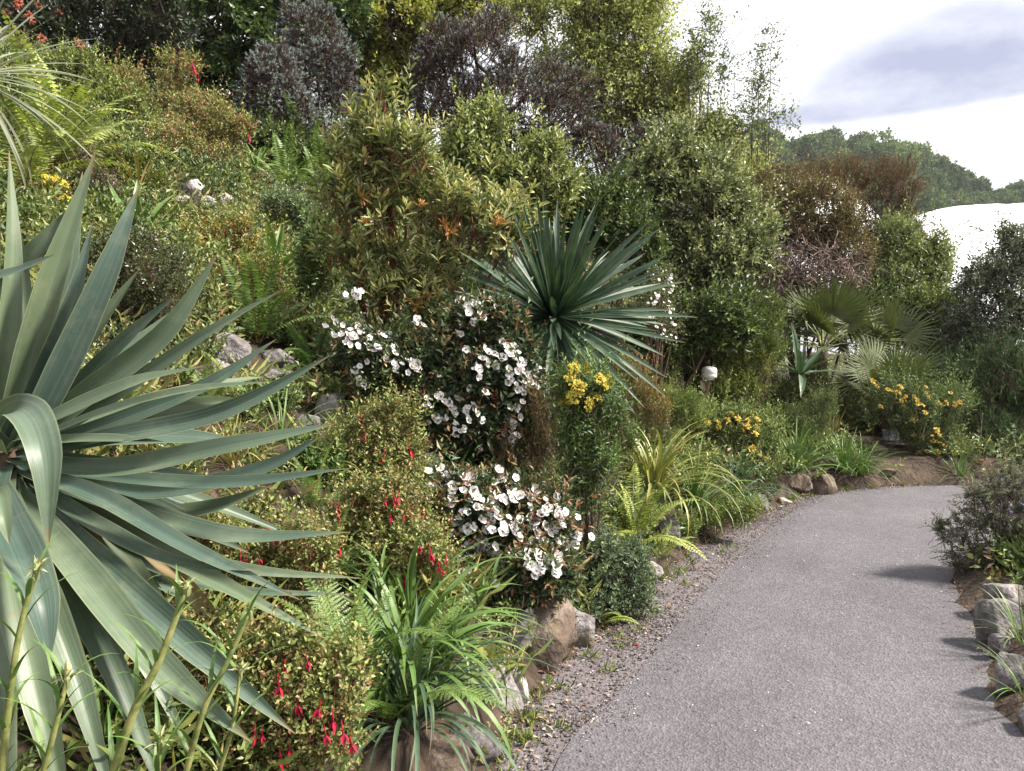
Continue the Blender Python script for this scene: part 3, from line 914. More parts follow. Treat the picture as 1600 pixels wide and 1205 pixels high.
FERN_G = [('#5f7a34', 3), ('#6f8a3f', 2), ('#4d6a2e', 2)]
FERN_Y = [('#86943f', 3), ('#98a24c', 2), ('#72853a', 2)]
FERN_D = [('#456333', 3), ('#52703c', 2), ('#3b572c', 2)]
FR = {
    'near': [frond_mesh('frond', 0.55, 0.085, 30, e, d, FERN_G, True, 1 + i) for i, (e, d) in enumerate([(84, 35), (70, 60), (55, 75)])],
    'nearY': [frond_mesh('frond', 0.5, 0.08, 28, e, d, FERN_Y, True, 11 + i) for i, (e, d) in enumerate([(80, 40), (62, 70), (45, 70)])],
    'mid': [frond_mesh('frond', 0.7, 0.10, 30, e, d, FERN_G, False, 21 + i) for i, (e, d) in enumerate([(80, 45), (62, 70), (45, 75)])],
    'midY': [frond_mesh('frond', 0.7, 0.11, 28, e, d, FERN_Y, False, 31 + i) for i, (e, d) in enumerate([(78, 50), (60, 72), (44, 75)])],
    'dark': [frond_mesh('frond', 0.7, 0.10, 28, e, d, FERN_D, False, 41 + i) for i, (e, d) in enumerate([(78, 50), (60, 72), (40, 70)])],
}


def fern(label, base, n, kind, scale=1.0, seed=1, group=None, name='fern'):
    return clump(name, label, 'fern', base, n, FR[kind], scale, seed, group, 0.03, 'frond')


def rock_mesh(name, r, seed, m, planes=15, sub=3, sq=4):
    rng = np.random.default_rng(seed)
    bm = bmesh.new(); bmesh.ops.create_icosphere(bm, subdivisions=sub + 1, radius=1.0)
    V = np.array([v.co[:] for v in bm.verts]); T = np.array([[v.index for v in f.verts] for f in bm.faces]); bm.free()
    V = V / (np.abs(V) ** sq).sum(1, keepdims=True) ** (1 / sq)
    for _ in range(planes):
        n = unit(rng.normal(size=3)); o = rng.uniform(0.62, 1.0)
        V = V - n * np.maximum(0, V @ n - o)[:, None] * 0.93
    V = V * (1 + 0.07 * nz(V + seed, 2.4) + 0.035 * nz(V * 3 + seed, 3.5))[:, None]
    V = V / np.abs(V).max(0)
    mb = MB(); mb.add(V * np.asarray(r), T)
    return mb.mesh(name, m, smooth=True)


ROCKS = []


def rock(label, px, py, w, h, m=None, seed=1, d=None, name='rock', group=None, deep=0.8, sink=0.25):
    """boulder filling about w x h pixels round (px, py), resting on the ground"""
    g = G(px, py + h * 0.5) if d is None else P(px, py + h * 0.5, d)
    k = g[1] / F
    rx, rz = w * k * 0.5, h * k * 0.5 * (1 + sink)
    ROCKS.append((g[0], g[1], rx))
    c = P(px, py, g[1] + rx * deep * 0.6); c[2] -= rz * sink * 0.5
    return obj(name, rock_mesh(name, (rx, rx * deep, rz), seed, m or M_ROCK), None, c, (0, 0, 0), None, label=label, category='rock', group=group)

# ------------------------------------------------------------------ far hill, domes
def far_things():
    rng = np.random.default_rng(21)
    # four crowns, reused
    protos = []
    pals = [[('#4c5f38', 3), ('#5c6f40', 2), ('#415334', 2)], [('#56693c', 3), ('#6a7a48', 2)], [('#435636', 3), ('#52653e', 2)], [('#4a5c3a', 2), ('#617048', 2)]]
    for k in range(4):
        mb = MB()
        wb = [(np.array([rng.normal(0, 1.3), rng.normal(0, 1.0), 5.2 + rng.normal(0, 1.1)]), np.array([2.6, 2.4, 2.2]) * rng.uniform(0.7, 1.1)) for _ in range(6)]
        pos, nr = shoots(wb, 900, rng, 0.3, 0.75, 0.1, -0.6)
        sprays(mb, pos, unit(nr + rng.normal(0, 0.3, nr.shape)), rng, 0.8, 4, 0.75, 0.5, 60, pals[k])
        tr = MB().add(*tube([[0, 0, -1.0], [0.1, 0, 2.5], [0, 0.1, 5]], [0.3, 0.22, 0.1], 6))
        protos.append((mb.mesh('crown', M_MATT), tr.mesh('trunk', M_BARK, smooth=True)))
    spots = []
    for row, y in enumerate((150, 165, 180, 196, 212, 226)):
        for px in np.arange(1150 + (row % 2) * 8, 1680, 23 - row * 0.8):
            spots.append((px + rng.normal(0, 5), y + rng.normal(0, 4)))
    for i, (px, y) in enumerate(spots):
        x = (px - 800) / F * y
        s = rng.uniform(0.75, 1.15) * (1.15 if px < 1480 else 0.95)
        low = y < 190
        t = thing('hillside_tree', 'rounded green tree in the wood on the slope above the white domes' if low else 'rounded green tree on the skyline of the far wooded hill',
                  'tree', (x, y, hz(x, y)), 'trees on the far hill')
        cr, tr = protos[rng.integers(4)]
        a = rng.uniform(0, 6.28)
        obj('crown', cr, t, (0, 0, 0), (0, 0, a), (s, s, s * rng.uniform(0.8, 1.15)))
        obj('trunk', tr, t, (0, 0, 0), (0, 0, a), s)
    # the two that stand out on the skyline
    for nm, lb, px, py, d, w, h, pal, S, L in (
            ('pale_tree', 'pale airy tree rising above the skyline of the far hill', 1372, 252, 218, 38, 22, [('#8a9c78', 2), ('#9caa86', 2)], 700, 0.8),
            ('dark_conifer', 'blackish conifer leaning beside the pale tree on the far skyline', 1404, 258, 215, 17, 14, [('#23282c', 3), ('#30343a', 1)], 900, 0.7)):
        wb = world_blobs([(px, py, w * 0.6, h * 0.8), (px - w * 0.4, py + 5, w * 0.5, h * 0.7), (px + w * 0.35, py + 2, w * 0.45, h * 0.7)], d)
        b = foot(px, d); t = thing(nm, lb, 'tree', b)
        mb = MB(); pos, nr = shoots(wb, S, rng, 0.3, 0.55, 0.25, -0.7)
        sprays(mb, pos, unit(nr + [0, 0, 0.4]), rng, 1.2, 5, L, L * 0.6, 55, pal)
        obj('crown', mb.mesh('crown', M_MATT, b), t)
        obj('trunk', stem_mesh(b, wb, rng, 0.3, pos, nr, 1.0, False).mesh('trunk', M_BARK, b, smooth=True), t)
    # domes of cushion panels
    m_d, N, Lk = mat('cushion_foil')
    out = N.new('ShaderNodeOutputMaterial'); p = node(N, 'ShaderNodeBsdfPrincipled', Roughness=0.35)
    tc = N.new('ShaderNodeTexCoord'); no = node(N, 'ShaderNodeTexNoise', Scale=0.4); Lk.new(tc.outputs['Object'], no.inputs['Vector'])
    Lk.new(ramp(N, Lk, no.outputs[0], [(0.3, (0.84, 0.84, 0.85)), (0.7, (0.9, 0.9, 0.9))]), p.inputs['Base Color'])
    Lk.new(p.outputs[0], out.inputs['Surface'])
    m_f = plain('dome_steel', (0.8, 0.8, 0.81))
    for lb, px, py, d, r in (('big white bubble dome in the valley beyond the right-hand shrubs', 1535, 326, 95, 34),
                             ('white bubble dome glimpsed through gaps behind the brown heath bush', 1236, 282, 128, 16)):
        top = P(px, py, d); c = top - [0, 0, r]
        t = thing('geodesic_dome', lb, 'dome', (c[0], c[1], c[2] ))
        bm = bmesh.new(); bmesh.ops.create_icosphere(bm, subdivisions=5, radius=r)
        tv = np.array([v.co[:] for v in bm.verts]); tt = np.array([[v.index for v in f.verts] for f in bm.faces]); bm.free()
        bm = bmesh.new(); bmesh.ops.create_icosphere(bm, subdivisions=3, radius=r)
        nodes = np.array([v.co[:] for v in bm.verts])
        edges = np.array([[e.verts[0].co[:], e.verts[1].co[:]] for e in bm.edges]); bm.free()
        dist = np.min(np.linalg.norm(tv[:, None] - nodes[None], axis=2), axis=1)
        tv = tv * (1 + 0.012 * np.cos(np.clip(dist / (r * 0.14), 0, 1) * 1.57))[:, None]
        keep = (tv[tt][:, :, 2].mean(1) > -0.35 * r)
        obj('shell', MB().add(tv, tt[keep]).mesh('shell', m_d, smooth=True), t)
        e = edges[edges[:, :, 2].mean(1) > -0.35 * r]
        v, f = prisms(e[:, 0] * 1.002, e[:, 1] * 1.002, np.full(len(e), 0.07), np.full(len(e), 0.07))
        obj('frame', MB().add(v, f).mesh('frame', m_f), t)


far_things()

# ------------------------------------------------------------------ trees and big shrubs at the back, left to right
G_DARK = [('#354a26', 3), ('#445c2e', 3), ('#587038', 2)]
G_MID = [('#68754a', 3), ('#828a60', 2), ('#535f3a', 2)]
G_OLIVE = [('#717d4a', 3), ('#838e58', 3), ('#5e6c3e', 2), ('#949a66', 1)]
G_YEL = [('#969a4c', 3), ('#abac58', 2), ('#808840', 2)]
G_BIRCH = [('#a0a868', 3), ('#b2b878', 2), ('#868e56', 2)]
HEATH = [('#40353a', 3), ('#524448', 3), ('#645256', 1)]
HEATH_T = [('#7f8e96', 3), ('#98a5ae', 2), ('#6c7b78', 1)]
FUCHS = [('#667238', 3), ('#7c8648', 3), ('#566634', 2), ('#84744a', 0.6)]
FUCHS_T = [('#8f8450', 2), ('#8f6a4c', 1), ('#8a9450', 3)]

shrub('dark_shrub', 'blackish shrub with coral red flower clusters in the top left corner', 'shrub',
      [(60, 40, 90, 70), (150, 70, 90, 80), (210, 30, 90, 70)], 10.5, 2000, 0.3, 9, 0.09, 0.04, 55, [('#26331c', 3), ('#33402a', 2), ('#3a322c', 1)], seed=2, base=foot(130, 10.5))
DS = bpy.data.objects['dark_shrub']
put_flowers(DS, [(25, 12), (45, 25), (60, 8), (92, 22), (50, 35), (65, 60), (120, 62), (125, 70), (65, 85), (58, 100), (30, 5), (10, 20)], [whorl_flower(20, '#a0503c'), whorl_flower(21, '#a8604c')], 'flower_cluster', 1.5, out=0.1)
shrub('juniper_bush', 'dark juniper with dusty blue sprays left of the glossy green tree', 'shrub',
      [(225, 60, 55, 60), (205, 110, 60, 50), (160, 120, 60, 50)], 11.0, 2400, 0.3, 13, 0.045, 0.015, 40, [('#332c2c', 3), ('#2c3328', 3)], HEATH_T, seed=3, up=0.5, m=M_MATT, tipp=0.3)
shrub('evergreen_tree', 'dark glossy leafy evergreen tree filling the top between two blue heath bushes', 'tree',
      [(330, 40, 110, 90), (420, 60, 90, 80), (370, 130, 90, 70), (300, 110, 60, 60), (480, 30, 70, 60)], 13.0, 4200, 0.4, 8, 0.14, 0.065, 60,
      G_DARK, [('#5f7436', 2), ('#6f8440', 1)], seed=4, m=M_GLOSS, r0=0.08, bend=-0.15, fol='crown', stems='trunk', tipp=0.45)
shrub('heath_bush', 'narrow dark heath with blue-grey tips below the tall one at top', 'shrub',
      [(432, 130, 42, 65), (420, 190, 60, 45), (470, 185, 40, 40)], 10.5, 3000, 0.14, 15, 0.042, 0.013, 48, HEATH, HEATH_T, seed=5, up=0.3, m=M_MATT, tipp=0.85, burst=9, leaders=0)
shrub('heath_bush', 'tall dark heath with blue-grey tips against the olive tree', 'shrub',
      [(492, 60, 45, 55), (500, 120, 52, 55), (520, 175, 45, 50), (470, 110, 30, 40)], 11.5, 3000, 0.14, 15, 0.042, 0.013, 48, HEATH, HEATH_T, seed=6, up=0.3, m=M_MATT, tipp=0.8, burst=9, leaders=0)
shrub('olive_green_tree', 'yellowish olive tree behind the heath bushes at the top', 'tree',
      [(600, 40, 110, 80), (680, 30, 90, 70), (560, 110, 70, 60), (620, 120, 60, 50), (740, 20, 60, 60)], 14.5, 4600, 0.5, 9, 0.11, 0.05, 55, G_YEL,
      [('#a6a850', 1)], seed=7, r0=0.1, bend=-0.1, fol='crown', stems='trunk', gap=0.4, m=M_THIN)
shrub('large_heath_bush', 'broad dark purplish heath bush with silvery blue tips in the centre top', 'shrub',
      [(745, 100, 90, 62), (690, 150, 65, 70), (800, 170, 85, 75), (870, 190, 70, 70), (760, 220, 90, 70), (920, 250, 55, 55), (700, 80, 45, 40), (670, 120, 40, 40)], 10.5, 8200, 0.15, 14, 0.042, 0.013, 48,
      HEATH, HEATH_T, seed=8, up=0.3, m=M_MATT, r0=0.07, gap=0.3, tipp=0.45, lump=0.35, burst=9, leaders=0.0)
shrub('birch_tree', 'tall loose light green birch-like tree against the white sky', 'tree',
      [(930, 50, 85, 75), (1000, 70, 65, 85), (890, 110, 60, 55), (970, 180, 85, 65), (1040, 190, 75, 65), (1000, 0, 55, 55), (840, 20, 45, 40), (1100, 235, 70, 50), (1150, 265, 55, 38), (930, 130, 80, 60), (1060, 130, 45, 50)], 13.5, 7000, 0.6, 9, 0.085, 0.042, 60,
      G_BIRCH, seed=9, r0=0.05, bend=-0.25, fol='crown', stems='trunk', gap=0.5, shell=0.2, lump=0.45, nb=10, m=M_THIN)
shrub('small_heath_bush', 'small blue-grey heath tuft in front of the birch-like tree', 'shrub',
      [(1008, 225, 30, 32), (995, 255, 26, 24)], 10.0, 700, 0.14, 15, 0.042, 0.013, 48, HEATH, HEATH_T, seed=10, up=0.3, m=M_MATT, tipp=0.5, leaders=0)
for lb, blobs, sd in (('thin birch sapling whose sparse twigs stand against the white sky', [(1185, 130, 22, 60), (1205, 70, 16, 40), (1160, 200, 55, 35), (1215, 185, 40, 25), (1175, 165, 35, 40)], 11),
                      ('sparse birch twigs reaching up beside the tall birch-like tree', [(1095, 80, 30, 50), (1110, 45, 18, 35), (1075, 120, 35, 35), (1130, 110, 12, 40)], 12)):
    shrub('birch_sapling', lb, 'tree', blobs, 13.0, 230, 0.5, 9, 0.06, 0.032, 60, [('#4f5c38', 3), ('#66743f', 2)], seed=sd, gap=0.0, shell=0.15, r0=0.014, bend=-0.3, up=0.35, fol='crown', stems='trunk', nb=10, twr=0.003, burst=0, spread=0.6, m=M_THIN)
shrub('evergreen_shrub', 'large rounded speckled green shrub behind the spiky rosette plant', 'shrub',
      [(1070, 330, 75, 80), (1100, 280, 55, 50), (1130, 390, 70, 75), (1050, 420, 55, 60), (1115, 470, 62, 50), (1015, 290, 45, 50), (1165, 350, 38, 50), (1040, 240, 40, 35)], 9.2, 4800, 0.28, 10, 0.068, 0.032, 55, G_MID,
      [('#9aa070', 2), ('#8a925e', 2)], seed=13, r0=0.05, m=M_GLOSS, gap=0.3, up=0.45)
shrub('orange_bush', 'orange-brown bush above the tangle of bare twigs', 'shrub',
      [(1225, 318, 55, 36), (1280, 335, 60, 42), (1250, 360, 60, 35), (1190, 330, 35, 45), (1320, 390, 45, 40)], 11.0, 2700, 0.28, 10, 0.055, 0.022, 50,
      [('#6c5e3c', 3), ('#786644', 2), ('#5f603a', 3), ('#644a38', 1)], seed=14, up=0.4, gap=0.35)
shrub('brown_heath_bush', 'tall feathery brown heath bush in front of the far hill', 'shrub',
      [(1300, 300, 70, 45), (1370, 325, 60, 60), (1340, 395, 65, 60), (1250, 292, 50, 28), (1390, 395, 45, 52), (1412, 355, 22, 40)], 13.0, 4600, 0.34, 12, 0.06, 0.013, 34,
      [('#5e4a3c', 3), ('#70584a', 3), ('#5c5a3a', 2), ('#7a6650', 1)], seed=15, up=0.5, m=M_MATT, gap=0.35, twr=0.004, leaders=0.0, burst=9)
shrub('light_green_shrub', 'fresh light green shrub at the foot of the brown heath bush beside the dome', 'shrub',
      [(1410, 390, 38, 45), (1440, 430, 35, 50), (1400, 450, 50, 45), (1350, 470, 45, 35), (1460, 400, 22, 35)], 12.0, 2300, 0.3, 9, 0.075, 0.034, 55, [('#75804f', 3), ('#8a9460', 2), ('#606c42', 2)], seed=16, up=0.5, gap=0.45)
shrub('olive_bush', 'grey-leaved bush at the right edge below the white dome', 'shrub',
      [(1560, 450, 60, 55), (1600, 420, 60, 60), (1545, 510, 75, 55), (1620, 500, 60, 70), (1500, 510, 30, 40)], 10.3, 2300, 0.34, 10, 0.075, 0.026, 50,
      [('#5c6454', 3), ('#737a6c', 2), ('#4a5240', 2)], seed=17, gap=0.55, shell=0.35, bend=-0.1, lump=0.4)
shrub('hedge_shrub', 'mixed green shrub between the fan palms and the grey bush', 'shrub',
      [(1450, 500, 60, 45), (1490, 540, 60, 45), (1420, 520, 45, 40)], 11.2, 2200, 0.28, 9, 0.065, 0.03, 55, [('#5f6c36', 3), ('#76823f', 2), ('#4a5a2e', 2)], seed=18)
shrub('broom_bush', 'big dark green wiry broom bush at the right behind the path', 'shrub',
      [(1540, 620, 95, 75), (1600, 660, 90, 80), (1500, 690, 60, 55), (1560, 700, 80, 55), (1480, 620, 50, 55), (1650, 620, 70, 80)], 9.6, 6500, 0.30, 10, 0.065, 0.009, 22,
      [('#3a4d34', 3), ('#4a5f40', 3), ('#627550', 1)], seed=19, up=0.45, m=M_MATT, gap=0.2, bend=-0.25, base=foot(1560, 9.7))
shrub('pale_leaved_shrub', 'bright yellow-green upright shrub in front of the large heath bush', 'shrub',
      [(755, 200, 35, 48), (745, 260, 55, 50), (850, 240, 35, 35), (860, 290, 50, 45), (790, 300, 60, 45), (820, 350, 60, 40)], 7.8, 2300, 0.24, 9, 0.062, 0.032, 55,
      [('#66743a', 3), ('#7d884a', 3), ('#4f5e32', 2)], [('#929a5a', 1)], seed=20, up=0.6, gap=0.45, bend=-0.08)


for lb, bl, d, sd in (('dark green thicket between the heath and the speckled green shrub', [(930, 330, 60, 50), (985, 390, 55, 55), (880, 340, 50, 40)], 8.6, 23),
                      ('shady thicket below the narrow heath bush', [(430, 230, 60, 25), (480, 250, 60, 30), (540, 270, 40, 40)], 10.2, 24),
                      ('dim thicket under the orange-brown bush', [(1200, 470, 50, 55), (1260, 500, 60, 40), (1320, 500, 60, 40), (1380, 500, 50, 35)], 11.6, 25),
                      ('green thicket under the speckled shrub behind the lamp', [(1040, 520, 45, 40), (1120, 500, 60, 40), (980, 540, 40, 40)], 8.4, 26)):
    shrub('thicket', lb, 'shrub', bl, d, 1300, 0.28, 9, 0.075, 0.033, 55, [('#3f5028', 3), ('#516236', 2), ('#33431f', 2)], [('#6f7c40', 1)], seed=sd, twigs=False, tipp=0.3)


# bare tangle under the orange bush
def tangle():
    rng = np.random.default_rng(31)
    wb = world_blobs([(1255, 415, 62, 52), (1225, 450, 45, 45), (1300, 440, 50, 40)], 10.7)
    b = foot(1255, 10.7); t = thing('twig_thicket', 'tangle of bare grey twigs under the orange-brown bush', 'shrub', b)
    mb = MB()
    for k in range(620):
        c, r = wb[rng.integers(3)]
        p = c + unit(rng.normal(size=3)) * r * rng.uniform(0.5, 1.0)
        d = unit(rng.normal(size=3) + [0, 0, 0.6]); q = [p]
        for j in range(6):
            d = unit(d + rng.normal(0, 0.42, 3) + [0, 0, -0.08]); q.append(q[-1] + d * 0.07)
        mb.add(*tube(q, np.linspace(0.009, 0.004, 7), 3, False))
    obj('twigs', mb.mesh('twigs', M_TWIG, b), t, kind='stuff')
    obj('stems', stem_mesh(b, wb, rng, 0.04, np.array([w[0] for w in wb]), np.zeros((3, 3)), 0.1, False, 0).mesh('stems', M_BARK, b, smooth=True), t)


tangle()

# ------------------------------------------------------------------ the bank: middle distance
shrub('rosette_leaved_tree', 'tall olive green shrub with whorls of paddle leaves above the white flowers', 'tree',
      [(590, 200, 42, 55), (560, 240, 45, 45), (640, 250, 60, 50), (570, 330, 60, 60), (660, 330, 80, 60), (745, 355, 80, 55), (795, 375, 48, 42), (520, 300, 35, 40), (530, 390, 40, 40), (600, 420, 70, 60), (680, 430, 70, 60), (580, 480, 50, 50), (690, 510, 65, 55), (760, 500, 45, 45), (640, 540, 70, 50), (600, 160, 18, 35)],
      5.3, 1350, 0.19, 11, 0.088, 0.025, 62, G_OLIVE, [('#98985a', 2), ('#a49c64', 1)], seed=40, tmpl=OBOV, r0=0.022, gap=0.6, up=0.65, bark=M_RED_STEM, shell=0.3, lump=0.5, leaders=0.05, grow=1.05, base=foot(630, 5.4), nb=9, rosette=False, t0=0.35, m=M_LEAF)
RT = bpy.data.objects['rosette_leaved_tree']


def faded_whorl(seed):
    rng = np.random.default_rng(seed); mb = MB()
    sprays(mb, np.zeros((1, 3)), np.array([[0, 0, 1.0]]), rng, 0.05, 12, 0.085, 0.022, 62, [('#a87a34', 2), ('#94682e', 1), ('#b08e46', 1)], tmpl=OBOV)
    return mb.mesh('leaf_whorl', M_LEAF)


put_flowers(RT, [(655, 325), (560, 310), (690, 355), (775, 355), (570, 350), (650, 480), (780, 345), (700, 365), (520, 360), (665, 465)], [faded_whorl(1), faded_whorl(2)], 'faded_leaf_whorl', 0.8)

CG = [('#34472a', 3), ('#425634', 3), ('#2a3c22', 2)]
CT = [('#7d5440', 2), ('#8c6a48', 2), ('#6a4636', 1), ('#7a7a48', 2)]
shrub('rock_rose', 'dark leaved bush with white open flowers below the olive whorled shrub', 'shrub',
      [(590, 570, 65, 55), (680, 590, 70, 60), (780, 560, 55, 70), (810, 610, 45, 60), (720, 660, 90, 55), (640, 640, 60, 50), (800, 680, 50, 45), (740, 500, 40, 40), (690, 710, 60, 35)],
      4.75, 2700, 0.14, 9, 0.062, 0.021, 60, CG, CT, seed=41, tmpl=LEAF, r0=0.018, tipp=0.28, base=foot(700, 4.9), gap=0.2)
shrub('rock_rose', 'low bush crowded with white flowers spilling over the stone wall', 'shrub',
      [(720, 790, 55, 50), (790, 810, 60, 55), (850, 820, 45, 55), (760, 870, 75, 50), (840, 880, 45, 45), (700, 850, 45, 50), (825, 925, 48, 40, -0.2), (750, 920, 45, 35), (865, 900, 34, 36, -0.3), (830, 900, 40, 34, -0.3)],
      4.0, 2500, 0.12, 9, 0.058, 0.019, 60, CG, CT, seed=42, tmpl=LEAF, r0=0.016, tipp=0.42, base=foot(780, 4.1), gap=0.15)
RA, RB = bpy.data.objects['rock_rose'], bpy.data.objects['rock_rose.001']
FA = [(558, 463), (523, 503), (535, 520), (548, 518), (542, 530), (552, 526), (575, 540), (586, 547), (572, 565), (549, 589), (556, 602), (603, 561), (614, 568), (628, 570), (645, 564), (654, 578), (601, 522), (654, 500), (719, 466), (738, 475), (724, 482), (740, 501), (754, 496), (748, 488), (717, 524), (738, 554), (764, 552), (748, 577), (761, 570), (789, 561), (797, 554), (803, 542), (808, 561), (820, 564), (810, 580), (829, 584), (832, 596), (796, 585), (794, 598), (808, 610), (816, 608), (824, 606), (757, 613), (664, 634), (671, 624), (689, 620), (701, 626), (713, 622), (729, 640), (741, 634), (745, 645), (754, 657), (708, 647), (694, 657), (712, 661), (724, 669), (717, 676), (671, 659), (643, 654), (626, 661), (804, 641), (811, 652), (801, 664), (797, 676), (792, 696), (750, 704), (850, 676), (820, 718), (654, 708), (664, 715), (677, 711), (668, 729)]
FB = [(696, 746), (689, 760), (710, 764), (727, 750), (743, 746), (741, 767), (741, 778), (762, 764), (787, 750), (701, 788), (664, 774), (761, 790), (769, 802), (715, 809), (787, 778), (797, 780), (818, 773), (836, 767), (832, 790), (853, 781), (850, 799), (871, 792), (874, 802), (836, 816), (720, 830), (738, 823), (745, 844), (769, 827), (785, 820), (801, 820), (811, 836), (839, 836), (825, 850), (843, 851), (839, 865), (867, 830), (878, 816), (895, 836), (901, 837), (759, 857), (745, 860), (776, 867), (797, 862), (811, 871), (825, 883), (874, 862), (860, 879), (869, 893), (838, 893), (846, 890), (717, 869), (729, 897), (699, 906), (789, 902), (804, 953), (818, 963), (827, 972), (817, 974), (730, 800), (752, 812)]
put_flowers(RA, FA, CIST, 'flower', 0.74, 51, 1, 0.03, extra=170)
put_flowers(RB, FB, CIST, 'flower', 0.78, 52, 1, 0.035, extra=215)

shrub('rust_tipped_heath', 'upright rusty brown heath spires right of the white flowers', 'shrub',
      [(845, 670, 22, 50), (820, 720, 32, 45), (790, 740, 30, 40), (850, 640, 10, 30)], 4.6, 260, 0.26, 34, 0.028, 0.006, 38, [('#54462f', 2), ('#525534', 3), ('#6a5438', 1)], [('#7d5c42', 2), ('#6f6a40', 1)], seed=43, up=0.8, gap=0.0, r0=0.008)

EUP = shrub('euphorbia', 'bushy plant with acid yellow flower heads beside the rosette of green swords', 'plant',
            [(905, 620, 38, 40), (930, 600, 25, 28), (920, 660, 50, 40), (950, 640, 25, 35), (920, 720, 42, 45), (915, 770, 35, 40)], 4.3, 560, 0.2, 14, 0.045, 0.012, 60, [('#4f6636', 3), ('#60783f', 2)], seed=44, up=0.7, gap=0, tmpl=LEAF, r0=0.01)
put_flowers(EUP, [(893, 582), (885, 595), (915, 580), (932, 600), (945, 602), (905, 610), (898, 618), (915, 627), (925, 625), (938, 605), (882, 640), (898, 600)], EUPH, 'flower_head', 0.85, 53, 2, 0.02)
shrub('white_blossom_shrub', 'loose branches dotted with tiny white blossom right of the green sword rosette', 'shrub',
      [(1030, 450, 28, 40), (1035, 510, 30, 35), (1010, 480, 25, 35)], 7.4, 330, 0.22, 8, 0.03, 0.013, 55, G_MID, seed=45, gap=0)
WBS = bpy.data.objects['white_blossom_shrub']
rngp = np.random.default_rng(77)
put_flowers(WBS, [(1018 + 38 * a + rngp.normal(0, 2), 425 + 105 * b) for a, b in rngp.uniform(0, 1, (48, 2))], TINY, 'flower', 0.5, 54, 0, 0.03)

for lb, bl, d, S, L, W, pal, sd in (
        ('leafy green herb between the young agave and the olive whorled shrub', [(492, 430, 30, 40), (505, 380, 25, 32), (470, 485, 30, 22)], 5.9, 600, 0.055, 0.02, [('#556a38', 3), ('#6a7d48', 2)], 801),
        ('grey-green mound above the young agave', [(440, 320, 40, 20), (480, 335, 35, 22)], 7.4, 600, 0.035, 0.016, [('#5f7250', 3), ('#71825f', 2)], 802),
        ('bright leafy mound left of the pale upper stones', [(240, 300, 30, 22), (200, 270, 35, 25)], 7.2, 600, 0.045, 0.018, [('#6c7a3c', 3), ('#858d4a', 2)], 803),
        ('purplish small-leaved mound behind the tip of the highest sword leaf', [(130, 270, 28, 30), (155, 300, 28, 28)], 6.2, 420, 0.03, 0.014, [('#5a4a48', 2), ('#56603c', 2), ('#6f5c50', 1)], 804),
        ('yellow-green herb patch under the young agave', [(400, 430, 40, 22), (370, 470, 35, 20), (430, 470, 30, 20)], 5.6, 600, 0.035, 0.014, [('#7d8240', 3), ('#94904c', 2), ('#8a6c44', 1)], 805),
        ('soft green mound below the mid-bank rocks', [(420, 625, 40, 25), (380, 640, 35, 22)], 4.5, 500, 0.035, 0.014, [('#5c7040', 3), ('#70834f', 2)], 806),
        ('leafy plant in front of the brownish boulder', [(480, 720, 30, 25), (520, 735, 28, 22)], 4.0, 380, 0.04, 0.018, [('#4f6a34', 3), ('#64803f', 2)], 807),
        ('broad-leaved weeds under the budded stalks at the bottom edge', [(300, 1150, 60, 30), (190, 1130, 50, 30), (420, 1230, 60, 30)], 2.1, 420, 0.04, 0.02, [('#5a6e38', 3), ('#788a48', 2)], 808),
        ('dark herb patch behind the foot of the fan palms', [(1240, 620, 45, 30), (1300, 625, 45, 28), (1345, 640, 40, 30)], 9.7, 800, 0.06, 0.02, [('#4a5a32', 3), ('#66703f', 2), ('#7a6a48', 1)], 809),
        ('green herb mass between the lamp and the yellowing straps', [(1060, 640, 45, 30), (1010, 690, 40, 30)], 7.3, 600, 0.055, 0.012, [('#5f7038', 3), ('#7d8a48', 2)], 810),
        ('fresh green herbs trailing over the wall below the strap clumps', [(1060, 830, 30, 22), (1100, 815, 35, 20), (1150, 800, 35, 18)], 6.0, 600, 0.035, 0.012, [('#667a3c', 3), ('#869048', 2)], 811),
        ('feathery grey-green herb right of the tall upright tuft', [(1262, 660, 30, 30), (1285, 640, 22, 25)], 8.6, 420, 0.05, 0.01, [('#5c6b42', 3), ('#717d52', 2)], 812),
        ('green herbs on the slope below the acid yellow flower heads', [(930, 720, 40, 35), (960, 690, 30, 30), (890, 690, 25, 30)], 5.5, 600, 0.045, 0.016, [('#566a34', 3), ('#728444', 2)], 813)):
    shrub('herb_mound', lb, 'plant', bl, d, S, 0.12 * d / 5, 9, L, W, 58, pal, seed=sd, up=0.65, gap=0.0, r0=0.006, burst=4, tmpl=LEAF if d < 5 else KITE)

# fuchsias
FUC = dict(ang=60, pal=FUCHS, tip=FUCHS_T, tmpl=LEAF, bark=M_RED_STEM, r0=0.008, gap=0.1, up=0.45)
f1 = shrub('fuchsia', 'low fuchsia with hanging crimson flowers in the bottom foreground', 'shrub',
           [(430, 1090, 95, 75), (520, 1080, 55, 70), (350, 1020, 70, 45), (470, 1150, 90, 60), (390, 1180, 80, 50), (440, 1020, 50, 45)], 2.12, 1500, 0.10, 10, 0.022, 0.0115, seed=60, base=foot(440, 2.2), **FUC)
put_flowers(f1, [(508, 1143), (535, 1138), (435, 1065), (438, 1180), (500, 1100), (452, 1165), (410, 1145), (355, 1130), (465, 1095), (480, 1030), (445, 1040), (398, 1140), (520, 1120), (548, 1158), (362, 1155)], FUCH, 'flower', 1.0, 61, 0, 0.02, down=True)
f2 = shrub('fuchsia', 'reddish fuchsia with dangling red flowers left of the low white-flowered bush', 'shrub',
           [(620, 840, 75, 65), (560, 810, 60, 50), (670, 870, 45, 55), (600, 780, 60, 40), (540, 860, 50, 40), (640, 900, 45, 30)], 3.35, 1500, 0.11, 10, 0.024, 0.011, seed=62, base=foot(610, 3.6), **FUC)
